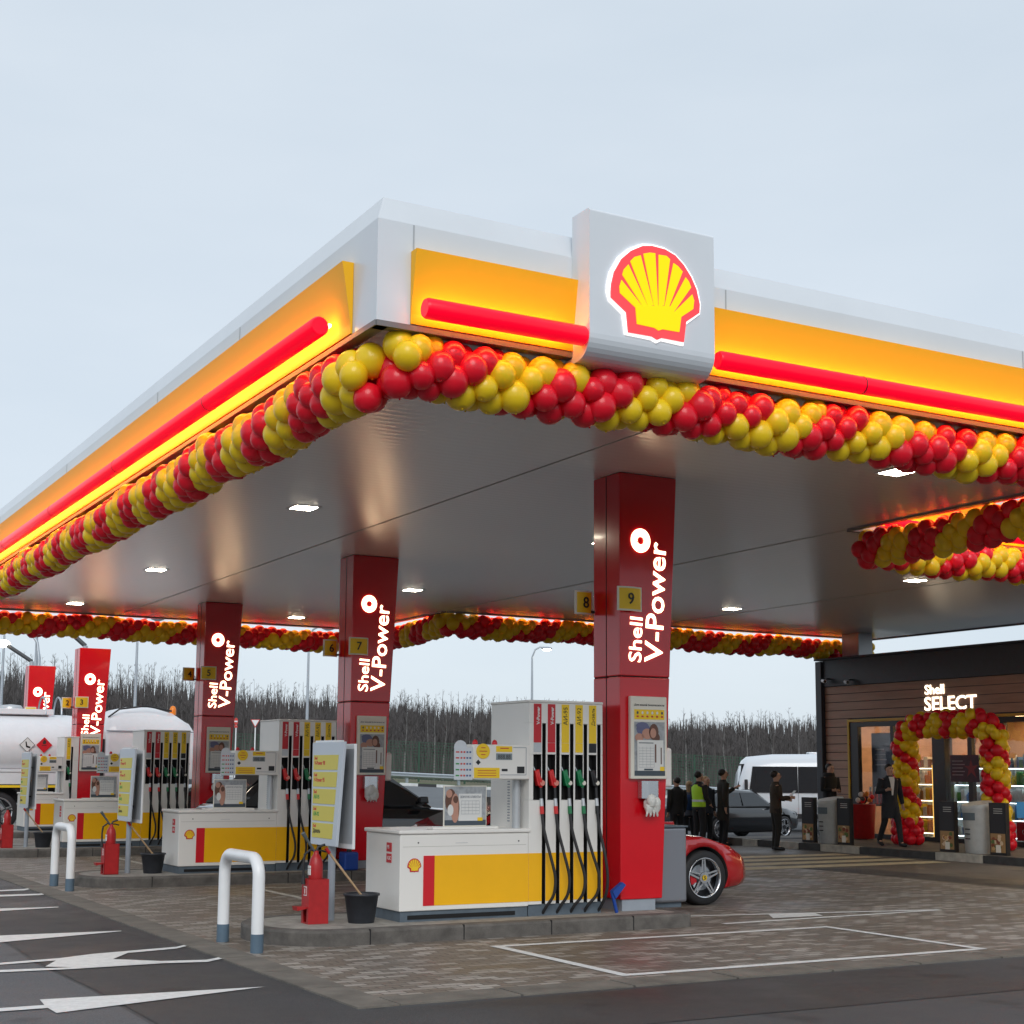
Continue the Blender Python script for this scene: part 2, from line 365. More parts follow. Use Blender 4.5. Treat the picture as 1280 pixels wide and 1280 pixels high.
flat('asphalt_forecourt', [(17.0, 10), (40, 10), (40, 26.5), (17.05, 26.5), (17.0, 22), (16.9, 13.5)], M_asph_br, .004)
# border slabs
mb = MB(); rr = random.Random(3)
y = 9.6
while y < 46:
    L = 1.0; mb.box((4.18, y+.012, -.05), (4.5, y+L-.012, .012+rr.random()*.003)); y += L
x = 4.5
while x < 15.0:
    mb.box((x+.012, 9.62, -.05), (x+1.0-.012, 9.99, .012+rr.random()*.003)); x += 1.0
M_border = mat('border_slab_concrete', (.15, .135, .115), .75, var=.3, vscale=3, bump=.3, bscale=80)
tag(mb.build('paving_border', M_border), kind='structure')

# markings: each one its own painted sheet, set a little above the asphalt
def mark(polys, matl=M_mark, z=.010):
    mb = MB()
    for k, p in enumerate(polys):
        zz = z+.001*k
        mb.add([(a, b, zz) for a, b in p], [tuple(range(len(p)))])
    tag(mb.build('road_marking', matl), kind='structure')
mark([[(2.31, 10.97), (3.95, 10.85), (2.29, 10.33), (2.28, 10.62)], [(.4, 10.70), (2.30, 10.70), (2.29, 10.56), (.4, 10.54)]])
mark([[(1.2, 12.75), (2.43, 13.14), (2.94, 13.24), (3.27, 13.41), (3.73, 13.52), (4.08, 13.6), (4.35, 13.89), (4.33, 13.77), (4.04, 13.47), (3.69, 13.37), (3.23, 13.26), (2.91, 13.1), (2.4, 13.02), (1.2, 12.62)],
      [(1.2, 12.67), (2.34, 12.68), (2.9, 12.59), (3.67, 12.66), (4.04, 12.57), (4.38, 12.84), (4.36, 12.73), (4.0, 12.43), (3.63, 12.51), (2.88, 12.48), (2.32, 12.54), (1.2, 12.53)],
      [(2.71, 12.72), (2.93, 13.2), (3.62, 13.43), (3.33, 12.96), (3.72, 12.60), (3.01, 12.50)]])
mark([[(1.6, 15.33), (2.8, 15.25), (3.97, 15.17), (3.96, 15.12), (2.7, 14.66), (1.6, 14.4)]])
mark([[(2.4, 18.2), (3.97, 18.06), (3.95, 17.98), (2.4, 17.6)]])
mark([[(2.6, 20.05), (3.66, 20.04), (4.14, 20.02), (4.37, 20.18), (4.35, 20.03), (4.1, 19.79), (3.61, 19.77), (2.6, 19.76)]])
mark([[(2.6, 20.81), (3.79, 20.81), (4.12, 20.88), (4.32, 21.13), (4.29, 20.98), (4.07, 20.63), (3.76, 20.61), (2.6, 20.6)]])
def frame(x0, y0, x1, y1, w, sk=0, matl=M_mark):
    mark([[(x0, y0), (x1, y0), (x1, y0+w), (x0, y0+w)], [(x0, y1-w), (x1, y1-w), (x1, y1), (x0, y1)],
          [(x0, y0), (x0+w, y0), (x0+w, y1), (x0, y1)], [(x1-w, y0), (x1, y0), (x1, y1), (x1-w, y1)]], matl, .009)
frame(6.72, 10.12, 10.86, 12.38, .10)
frame(6.95, 17.75, 11.0, 19.75, .10, matl=M_markd)
frame(6.95, 25.3, 11.0, 27.4, .10, matl=M_markd)
mark([[(10.0, 13.02), (13.42, 13.20), (13.42, 13.27), (10.0, 13.12)], [(9.8, 13.95), (13.42, 13.20), (13.42, 13.29), (9.8, 14.05)], [(10.88, 13.3), (11.6, 13.28), (11.75, 13.62), (11.15, 13.72)]], M_mark)
for k in range(4):
    y0 = 20.0+k*.9
    mark([[(15.6+k*.3, y0), (20.7, y0+.1), (20.75, y0+.62), (15.8+k*.3, y0+.52)]], M_markc)
# tyre-dark streak across the forecourt
flat('asphalt_patch', [(17.1, 12), (18.1, 12.2), (18.0, 19.6), (17.05, 20)], M_asph_new, .007)

# shop pavement with its striped kerb
mb = MB(); mb.box((21.3, 8, -.4), (40, 27.9, .148)); 
tag(mb.build('shop_pavement', mat('pavement_slabs', (.12, .105, .09), .7, var=.3, vscale=2, bump=.3, bscale=70)), kind='structure')
mb = MB(); y = 26.6; k = 0
Lk = [(26.35, 26.9, 1), (25.75, 26.35, 0), (24.95, 25.75, 1), (24.25, 24.95, 0), (23.05, 24.25, 1), (20.95, 23.05, 0), (19.75, 20.95, 1), (8, 19.75, 0)]
for a, b, c in Lk: mb.box((21.14, a+.01, -.3), (21.3, b-.01, .15), 1-c)
mb.box((21.3, 26.4, .1), (24, 26.9, .155), 1)
tag(mb.build('shop_kerb', [mat('kerb_cream_paint', (.42, .40, .35), .75, var=.25, vscale=6), mat('kerb_dark', (.045, .045, .046), .8, var=.3, vscale=6)]), kind='structure')

# guardrail
gr = thing('guardrail', P(85, 560), 'long galvanised steel guardrail running along the grass bank by the far road', 'guardrail')
mb = MB()
us = [x*3 for x in range(-20, 24)]
def railpt(u, dd, z): d = 85+dd; a = DU(d, u); return (a[0], a[1], hz(80, u)+z)
rs = []
for u in us:
    rs.append([railpt(u, -.04, .72), railpt(u, -.10, .66), railpt(u, -.02, .58), railpt(u, -.10, .50), railpt(u, -.04, .42), railpt(u, .0, .42), railpt(u, .0, .72)])
mb.rings(rs, True, 0, False); mb.build('rail', M_steel, gr)
for u in us:
    a = DU(85.1, u); mb = MB(); h = hz(80, u); mb.box((a[0]-.07, a[1]-.07, h-.1), (a[0]+.07, a[1]+.07, h+.68)); mb.build('post', M_steel, gr)

# green mesh fence
fe = thing('mesh_fence', P(96, 560), 'green wire mesh fence with thin posts standing in front of the bare forest', 'fence')
M_fgreen = mat('fence_green', (.035, .085, .055), .6)
us = [x*3 for x in range(-24, 30)]
for u in us:
    a = DU(96, u); mb = MB(); h = hz(80, u); mb.box((a[0]-.05, a[1]-.05, h-.4), (a[0]+.05, a[1]+.05, h+2.7)); mb.build('post', M_fgreen, fe)
mb = MB()
for a_, b_ in zip(us[:-1], us[1:]):
    A, B = DU(96, a_), DU(96, b_); ha, hb = hz(80, a_), hz(80, b_)
    A = Vector((A[0], A[1], ha)); B = Vector((B[0], B[1], hb))
    n = Vector((.4887, .8725, 0))*.02
    for k in range(14):
        z = .25+k*.185
        mb.hexa([A+Vector((0,0,z)), B+Vector((0,0,z)), B+n+Vector((0,0,z)), A+n+Vector((0,0,z)), A+Vector((0,0,z+.03)), B+Vector((0,0,z+.03)), B+n+Vector((0,0,z+.03)), A+n+Vector((0,0,z+.03))])
    for k in range(1, 14):
        q = A.lerp(B, k/14); mb.box((q.x-.012, q.y-.012, q.z+.2), (q.x+.012, q.y+.012, q.z+2.65))
tag(mb.build('wire_mesh', M_fgreen, fe), kind='stuff')

# forest: bare trunks, branches and twigs as real geometry
M_bark = mat('bare_bark', (.080, .073, .072), .9, var=.35, vscale=.4)
M_twig = mat('twigs', (.082, .074, .073), .9, var=.3, vscale=.15)
M_birch = mat('birch_bark', (.15, .145, .142), .8, var=.5, vscale=3)
M_under = mat('undergrowth', (.060, .058, .046), .95, var=.4, vscale=.5)
rf = random.Random(11)
def bare_tree(mbt, mbc, base, H, r0, nb, rf):
    """mbt: trunk, mbc: branches and twigs"""
    lean = Vector((rf.gauss(0, .03), rf.gauss(0, .03), 1))
    pts = [base+lean*(H*t)+Vector((rf.gauss(0, .06), rf.gauss(0, .06), 0))*(1 if t else 0) for t in (0, .3, .6, 1)]
    mbt.tube(pts, [r0, r0*.75, r0*.45, r0*.08], 4, 0, False)
    for k in range(nb):
        t = .28+.7*(k+rf.random())/nb; p = base+lean*(H*t); a = rf.random()*6.283
        L = H*(.22*(1.15-t))*(.6+rf.random()*.8); e = .5+rf.random()*.9
        d = Vector((math.cos(a), math.sin(a), e)).normalized(); q = p+d*L
        s_ = Vector((-math.sin(a), math.cos(a), 0))*(.035*(1.2-t))
        mbc.add([p-s_, p+s_, q], [(0, 1, 2)])
        for j in range(5):
            w0 = p.lerp(q, .25+.15*j); b = rf.random()*6.283
            d2 = (d+Vector((math.cos(b), math.sin(b), .3+rf.random()*.7))*.8).normalized(); L2 = L*(.3+.4*rf.random())
            s2 = d2.cross(Vector((0, 0, 1))); s2 = s2.normalized()*.016 if s2.length > .01 else Vector((.016, 0, 0))
            e2 = w0+d2*L2
            mbc.add([w0-s2, w0+s2, e2], [(0, 1, 2)])
            s3 = s2*.8; d3 = (d2+Vector((rf.gauss(0, .5), rf.gauss(0, .5), .3))).normalized()
            m2 = w0.lerp(e2, .5); mbc.add([m2-s3, m2+s3, m2+d3*L2*.7], [(0, 1, 2)])
mb = MB(); mc = MB()
def treeH(px): # crown line follows the photograph
    pts = [(-60, 12.6), (60, 12.2), (130, 11.2), (200, 11.4), (300, 9.6), (400, 9.3), (500, 9.2), (600, 9.0), (720, 8.9), (850, 8.2), (1000, 8.4), (1300, 8.6)]
    for (a, b), (c, d) in zip(pts, pts[1:]):
        if a <= px <= c: return b+(d-b)*(px-a)/(c-a)
    return 9
for i in range(1500):
    px = rf.uniform(-60, 1090); d = 118+70*rf.random()**1.3
    s = .8+.3*rf.random()
    if rf.random() < .25: s *= .72
    H = treeH(px)*d/135*s*.80
    u = (px-640)/1823.16*d; b = DU(d, u)
    bare_tree(mb, mc, Vector((b[0], b[1], hz(80, u))), H, .07+.08*rf.random(), 16 if d < 150 else 11, rf)
# a tangle of undergrowth low down
for i in range(15000):
    px = rf.uniform(-60, 1090); d = 112+60*rf.random(); u = (px-640)/1823.16*d; b = DU(d, u); b = Vector((b[0], b[1], hz(80, u)-.1))
    a = rf.random()*6.283; h = .8+4.2*rf.random()*rf.random(); q = b+Vector((math.cos(a)*.5, math.sin(a)*.5, h))
    s_ = Vector((.8725, -.4887, 0))*(.04+.12*rf.random())
    mc.add([b-s_, b+s_, q], [(0, 1, 2)])
M = mb.build('forest', M_bark)
n0 = len(mb.v)
fo = MB(); fo.v = mb.v+mc.v; fo.f = mb.f+[[i+n0 for i in f] for f in mc.f]; fo.mi = mb.mi+[1]*len(mc.f); fo.sm = mb.sm+mc.sm
bpy.data.objects.remove(M)
fo_o = fo.build('forest', [M_bark, M_twig]); tag(fo_o, 'dense bare leafless forest behind the green fence', kind='stuff')
# back of the wood: deeper, more distant rows read as one dark mass
mb = MB(); rb = random.Random(5)
for i in range(4200):
    px = rb.uniform(-60, 1090); d = 175+40*rb.random(); u = (px-640)/1823.16*d; b = DU(d, u)
    b = Vector((b[0], b[1], hz(80, u))); H = treeH(px)*d/150*(.60+.22*rb.random())
    s_ = Vector((.8725, -.4887, 0))*(.10+.22*rb.random()); c = b+Vector((rb.gauss(0, .4), rb.gauss(0, .4), H)); m_ = b.lerp(c, .55)
    mb.add([b-s_, b+s_, m_+s_*1.3, m_-s_*1.3], [(0, 1, 2, 3)]); mb.add([m_-s_*1.3, m_+s_*1.3, c], [(0, 1, 2)])
tag(mb.build('distant_wood', M_twig), 'farther rows of the same leafless wood', kind='stuff')

def birch(px, d, H, label):
    u = (px-640)/1823.16*d; b = DU(d, u); t = thing('birch_tree', (b[0], b[1], hz(80, u)), label, 'tree', 'pale birches at the front of the wood')
    m1 = MB(); m2 = MB(); bare_tree(m1, m2, Vector(t.location), H, .10, 22, rf)
    m1.build('trunk', M_birch, t); m2.build('crown', M_twig, t)
for px, d, H in ((508, 112, 8.0), (536, 114, 8.4), (545, 110, 8.0), (556, 112, 7.6), (590, 113, 7.9), (612, 111, 8.4), (350, 112, 8.3), (392, 113, 8.5), (330, 111, 8.0), (858, 112, 7.2), (880, 113, 7.4), (905, 112, 7.5), (934, 113, 7.3), (965, 111, 7.6), (998, 112, 7.6), (210, 112, 9.8), (150, 112, 9.2)):
    birch(px, d, H*.78, 'slim pale birch standing at the front edge of the bare forest')

# ================================================================ distant poles and signs
def lamp_post(px, ytop, d, label, arm=0, lit=False, kind='lamp post'):
    h = 1.65+(963.5-ytop)/1823.16*d; p = P(d, px); t = thing('street_lamp', (p.x, p.y, 0), label, kind)
    mb = MB(); mb.tube([(p.x, p.y, 0), (p.x, p.y, h*.5), (p.x, p.y, h)], [.09, .07, .045], 8); mb.build('pole', M_steel, t)
    e = Vector((.8725, -.4887, 0))*arm
    if arm:
        mb = MB(); mb.tube([(p.x, p.y, h), (p.x+e.x*.2, p.y+e.y*.2, h+.35), (p.x+e.x*.55, p.y+e.y*.55, h+.5), (p.x+e.x, p.y+e.y, h+.45)], .04, 8); mb.build('arm', M_steel, t)
        mb = MB(); c = Vector((p.x, p.y, h+.42))+e; dd = e.normalized()
        mb.sphere(tuple(c), .3, 10, 6, 0, (1, .6, .28)); ld = mb.build('lamp_head', M_grey, t)
        mb = MB(); mb.sphere((c.x, c.y, c.z-.06), .22 if lit else .16, 10, 6, 0, (1, .8, .3)); mb.build('lamp_glass', mat('lit_lamp_glass', (1, 1, 1), .4, emit=(1, .9, .7), es=25) if lit else M_lgrey, ld)
    return t
lamp_post(666, 822, 70, 'tall street lamp with a lit head, seen between the middle and near red columns', .7, True)
lamp_post(386, 800, 62, 'plain tall grey lamp pole seen right above the pump with the yield sign', .8)
lamp_post(171, 790, 60, 'tall grey lamp pole rising behind the white truck cab', .8)
lamp_post(45, 786, 58, 'thin grey lamp pole behind the farthest red column', -.8)
lamp_post(4, 800, 60, 'grey lamp pole at the far left above the tank, with a lit head', -.3, True)
# curved arm pole
p = P(57, 49); t = thing('street_lamp', (p.x, p.y, 0), 'grey pole with a long curved top beside the thin lamp pole at left', 'lamp post')
mb = MB(); e = Vector((.8725, -.4887, 0))
mb.tube([(p.x, p.y, 0), (p.x, p.y, 5.8), tuple(p-e*.1+Vector((0, 0, 6.5))), tuple(p-e*.5+Vector((0, 0, 7.1))), tuple(p-e*1.2+Vector((0, 0, 7.6)))], [.09, .07, .055, .05, .04], 8); mb.build('pole', M_steel, t)
def slant(px0, y0, px1, y1, d, label, lit):
    z0 = 1.65+(963.5-y0)/1823.16*d; z1 = 1.65+(963.5-y1)/1823.16*d; a = P(d, px0, z0); b = P(d, px1, z1)
    t = thing('floodlight_mast', (b.x, b.y, 0), label, 'floodlight')
    mb = MB(); mb.tube([(b.x, b.y, 0), tuple(b)], .08, 8); mb.build('pole', M_steel, t)
    mb = MB(); mb.tube([tuple(b), tuple(a)], .07, 8); mb.build('arm', mat('dark_arm', (.05, .055, .06), .5), t)
    mb = MB(); mb.sphere(tuple(a+Vector((0, 0, -.05))), .28, 10, 6, 0, (1, .8, .5)); mb.build('lamp_head', mat('lit_lamp_glass', (1, 1, 1), .4, emit=(1, .9, .7), es=25) if lit else M_grey, t)
slant(2, 808, 40, 832, 52, 'slanting dark arm with a lit floodlight above the farthest red column', True)
slant(78, 788, 106, 812, 45, 'slanting dark arm rising from behind the second farthest red column', False)

def sign_post(px, ytop, yc, d, label, shape):
    p = P(d, px); q = .6; zc = 1.65+(963.5-yc)/1823.16*d; t = thing('road_sign', (p.x, p.y, 0), label, 'road sign')
    mb = MB(); mb.cyl((p.x, p.y, 0), (p.x, p.y, zc), .035, 8); mb.build('pole', M_white, t)
    n = Vector((-.4887, -.8725, 0)); r = Vector((.8725, -.4887, 0))
    o = Vector((p.x, p.y, zc))+n*.05
    if shape == 'yield':
        mb = MB(); mb.prism([(-.42, .33), (0, -.42), (.42, .33)], o, r*q, Vector(Z)*q, -n*.02, 0); mb.build('plate', M_txtred, t)
        mb = MB(); mb.prism([(-.33, .28), (0, -.30), (.33, .28)], o+n*.01, r*q, Vector(Z)*q, -n*.008, 0); mb.build('face', M_white, t)
    else:
        c = [(.33*math.cos(a*math.pi/12)*.75, .33*math.sin(a*math.pi/12)) for a in range(24)]
        mb = MB(); mb.prism(c, o, r*q*.7, Vector(Z)*q, -n*.02, 0); mb.build('plate', M_txtred, t)
        mb = MB(); mb.prism([(-.2, -.06), (.2, -.06), (.2, .06), (-.2, .06)], o+n*.012, r*q*.7, Vector(Z)*q, -n*.008, 0); mb.build('bar', M_white, t)
        mb = MB(); mb.prism([(-.2, -.55), (.2, -.55), (.2, -.36), (-.2, -.36)], o, r*q*.7, Vector(Z)*q, -n*.02, 0); mb.build('lower_plate', M_txtred, t)
sign_post(298, 898, 905, 78, 'round red and white road sign on a thin white pole', 'round')
sign_post(322, 898, 907, 78, 'triangular yield sign, red rim and white face, on a thin pole', 'yield')
# ================================================================ canopy
canopy = thing('canopy', (9, 20, 5), 'huge white flat forecourt canopy with yellow panels and red light tubes along its edges', 'canopy')
ZS = 5.0
mb = MB()
mb.add([(4.33, 9.83, ZS), (13.82, 9.83, ZS), (13.82, 32.27, ZS), (4.33, 32.27, ZS)], [(0, 3, 2, 1)])
mb.add([(13.82, 15.13, ZS), (25.87, 15.13, ZS), (25.87, 27.57, ZS), (13.82, 27.57, ZS)], [(0, 3, 2, 1)])
mb.build('soffit', M_soffit, canopy)
mb = MB()
mb.box((4.4, 9.9, 5.3), (13.8, 32.2, 5.9)); mb.box((13.82, 15.2, 5.3), (25.8, 27.5, 5.89)); mb.build('roof_deck', M_cladding, canopy)
M_seam = mat('panel_seam_shadow_gap', (.40, .39, .37), .6, metal=.4)
mb = MB()
for x in (8.06, 13.82, 19.2): mb.box((x-.006, 10 if x < 14 else 15.2, ZS-.006), (x+.006, 32.2 if x < 13 else 27.5, ZS-.001))
mb.build('soffit_seam', M_seam, canopy)
M_lip = mat('edge_trim_grey', (.20, .19, .19), .4, metal=.3)

def fascia(p0, p1, nrm, panels, seams=(), tube_in=(.02, -.02)):
    """p0->p1 along the edge; nrm outward; panels: list of (s0, s1)"""
    p0, p1, n = Vector(p0), Vector(p1), Vector(nrm); L = (p1-p0).length; e = (p1-p0)/L
    def W(s, o, z): return p0+e*s+n*o+Vector((0, 0, z))
    # cladding profile with mitred corners (the slanted coping draws back .07)
    prof = [(0, 5.02), (0, 5.82), (-.07, 6.02), (-.35, 6.02), (-.35, 5.3), (-.1, 5.02)]
    ra = [W(max(0, -o) if MIT[0] else 0, o, z) for o, z in prof]; rb_ = [W(L-(max(0, -o) if MIT[1] else 0), o, z) for o, z in prof]
    mb = MB(); mb.rings([ra, rb_], True, 0, False); mb.build('cladding', M_cladding, canopy)
    mb = MB(); mb.rings([[W(0, o, z) for o, z in ((.012, 5.018), (.012, 4.975), (-.10, 4.975), (-.10, 5.018))], [W(L, o, z) for o, z in ((.012, 5.018), (.012, 4.975), (-.10, 4.975), (-.10, 5.018))]], True, 0, False); mb.build('edge_trim', M_lip, canopy)
    mb = MB()
    for s in seams:
        mb.hexa([W(s-.006, .001, 5.05), W(s+.006, .001, 5.05), W(s+.006, .004, 5.05), W(s-.006, .004, 5.05), W(s-.006, .001, 5.815), W(s+.006, .001, 5.815), W(s+.006, .004, 5.815), W(s-.006, .004, 5.815)])
    if seams: mb.build('cladding_joint', mat('joint_grey', (.40, .43, .46), .5), canopy)
    for s0, s1 in panels:
        mb = MB()
        prof = [(.003, 5.60), (.10, 5.60), (.095, 5.57), (.02, 5.10), (.02, 5.025), (.003, 5.025)]
        mb.rings([[W(s0, o, z) for o, z in prof], [W(s1, o, z) for o, z in prof]], True, 0, False)
        mb.build('yellow_panel', M_fasyellow, canopy)
        mb = MB(); mb.rings([[W(s0+tube_in[0]+.06, o, z) for o, z in ((.095, 5.12), (.12, 5.12), (.12, 5.145), (.095, 5.145))], [W(s1+tube_in[1]-.06, o, z) for o, z in ((.095, 5.12), (.12, 5.12), (.12, 5.145), (.095, 5.145))]], True, 0, False)
        mb.build('strip_lamp', M_strip, canopy)
        mb = MB(); a, b = s0+tube_in[0], s1+tube_in[1]
        rr_ = [[W(s, .212+.080*math.cos(k*math.pi/8), 5.098+.080*math.sin(k*math.pi/8)) for k in range(16)] for s in (a, a+.02, b-.02, b)]
        rr_[0] = [W(a, .212+.068*math.cos(k*math.pi/8), 5.098+.068*math.sin(k*math.pi/8)) for k in range(16)]
        rr_[3] = [W(b, .212+.068*math.cos(k*math.pi/8), 5.098+.068*math.sin(k*math.pi/8)) for k in range(16)]
        mb.rings(rr_, True, 0, True); mb.build('light_tube', M_tube, canopy)
        mb = MB(); s = a+1.6
        while s < b-.5:
            rs = [[W(q, .212+rad*math.cos(k*math.pi/8), 5.098+rad*math.sin(k*math.pi/8)) for k in range(16)] for q, rad in ((s, .083), (s+.012, .083))]
            mb.rings(rs, True, 0, True)
            s += 3.4
        if mb.v: mb.build('tube_joint', mat('tube_joint_red', (.25, .0, .01), .4), canopy)
MIT = (True, True)
FX0, FY0, FY1, FX1, FXE, FYI, FYB = 4.30, 9.80, 32.3, 13.85, 25.9, 15.1, 27.6
fascia((FX0, FY0, 0), (FX1, FY0, 0), (0, -1, 0), [(.28, 1.74), (3.02, 9.2)], (.30, 3.3, 6.98))
fascia((FX0, FY1, 0), (FX0, FY0, 0), (-1, 0, 0), [(.4, 22.05)], (2, 7, 12, 16.5, 19.3), (.1, -.15))
MIT = (True, True)
fascia((FX1, FY1, 0), (FX0, FY1, 0), (0, 1, 0), [(.3, 9.2)])
fascia((FX1, FYB, 0), (FX1, FY1, 0), (1, 0, 0), [(.4, 4.2)])
fascia((FXE, FYB, 0), (FX1+.02, FYB, 0), (0, 1, 0), [(.4, 11.3)])
fascia((FXE, FYI, 0), (FXE, FYB, 0), (1, 0, 0), [])
fascia((FX1, FYI, 0), (FXE, FYI, 0), (0, -1, 0), [(.45, 11.5)])
fascia((FX1, FY0, 0), (FX1, FYI-.02, 0), (1, 0, 0), [(.4, 4.8)])

# sign box with the lit emblem
mb = MB(); yb = FY0-.27
prof = [(FY0-.003, 6.16), (yb+.02, 6.16), (yb, 6.14)]+[(yb, 5.12)]+[(yb+.2-.2*math.cos(a), 5.12-.2*math.sin(a)) for a in [k*math.pi/16 for k in range(1, 9)]]+[(FY0+.25, 4.915), (FY0+.25, 4.955), (FY0-.003, 4.965)]
mb.rings([[(6.03, y, z) for y, z in prof], [(7.27, y, z) for y, z in prof]], True, 0, False)
sb = mb.build('sign_box', M_cladding, canopy, .006)
EMB = {'W': [(-0.433, -0.151), (-0.455, -0.085), (-0.453, -0.014), (-0.428, 0.092), (-0.346, 0.233), (-0.245, 0.322), (-0.116, 0.386), (-0.023, 0.402), (0.108, 0.397), (0.222, 0.361), (0.317, 0.289), (0.393, 0.198), (0.449, 0.094), (0.477, -0.031), (0.466, -0.114), (0.321, -0.226), (0.295, -0.41), (0.074, -0.4), (0.027, -0.427), (-0.028, -0.408), (-0.28, -0.403), (-0.307, -0.24)],
'R': [(-0.424, -0.119), (-0.424, -0.072), (-0.419, -0.008), (-0.392, 0.098), (-0.319, 0.222), (-0.227, 0.306), (-0.116, 0.366), (-0.023, 0.384), (0.108, 0.379), (0.212, 0.345), (0.297, 0.278), (0.373, 0.186), (0.425, 0.09), (0.458, -0.034), (0.452, -0.108), (0.316, -0.206), (0.291, -0.382), (0.074, -0.38), (0.028, -0.403), (-0.023, -0.383), (-0.257, -0.384), (-0.275, -0.219)],
'Y': [[(-0.327, 0.038), (-0.119, -0.154), (-0.192, -0.17), (-0.342, -0.073), (-0.347, -0.019)], [(-0.26, 0.181), (-0.073, -0.138), (-0.119, -0.15), (-0.319, 0.084), (-0.305, 0.13)], [(-0.14, 0.28), (-0.017, -0.121), (-0.068, -0.138), (-0.241, 0.212), (-0.2, 0.255)], [(-0.112, 0.299), (-0.051, 0.319), (0.005, 0.324), (0.03, -0.121), (-0.012, -0.12)], [(0.04, 0.318), (0.117, 0.322), (0.153, 0.3), (0.09, -0.103), (0.037, -0.12)], [(0.188, 0.273), (0.235, 0.254), (0.28, 0.216), (0.142, -0.103), (0.097, -0.106)], [(0.311, 0.173), (0.344, 0.14), (0.365, 0.095), (0.189, -0.143), (0.144, -0.118)], [(0.376, 0.037), (0.395, -0.012), (0.385, -0.087), (0.26, -0.176), (0.16, -0.18), (0.184, -0.152)]],
'B': [(-0.192, -0.17), (-0.119, -0.146), (0.037, -0.116), (0.142, -0.103), (0.189, -0.143), (0.26, -0.176), (0.239, -0.307), (0.075, -0.309), (0.033, -0.327), (-0.009, -0.31), (-0.179, -0.305)]}
def emblem(mb, org, ex, ey, nrm, s, mW, mR, mY, th=.012):
    """layered: halo, red shell, yellow ribs; material indices mW/mR/mY (mW None: no halo)"""
    org, nrm = Vector(org), Vector(nrm); z = 0
    ex, ey = Vector(ex)*s, Vector(ey)*s
    if mW is not None: mb.prism(EMB['W'], org+nrm*th, ex, ey, -nrm*th, mW); z = th
    mb.prism(EMB['R'], org+nrm*(z+th), ex, ey, -nrm*th, mR)
    for k, p in enumerate(EMB['Y']): mb.prism(p, org+nrm*(z+th*1.4), ex, ey, -nrm*th*.4, mY)
    mb.prism(EMB['B'], org+nrm*(z+th*1.6), ex, ey, -nrm*th*.6, mY)
mb = MB(); emblem(mb, (6.64, yb-.001, 5.55), X, Z, (0, -1, 0), 1, 0, 1, 2, .015); mb.build('emblem', [M_emw, M_emr, M_emy], sb)

# downlights
for x, y in ((11.6, 11.9), (6.72, 17.5), (11.6, 17.9), (6.73, 24.4), (11.65, 24.6), (6.74, 30.4), (11.6, 30.5), (18.5, 18.6), (18.6, 23.9), (23.2, 18.6)):
    mb = MB(); mb.box((x-.18, y-.18, ZS-.006), (x+.18, y+.18, ZS-.001)); f = mb.build('downlight', M_lgrey, canopy, .004)
    mb = MB(); mb.box((x-.145, y-.135, ZS-.010), (x+.135, y+.135, ZS-.0065)); mb.build('lamp_glass', M_downl, f)
# plain support column rising behind the shop front
mb = MB(); mb.box((24.36, 26.42, 3.0), (24.80, 27.0, 4.998)); mb.build('support_column', mat('column_grey', (.36, .37, .38), .35, metal=.4), canopy)

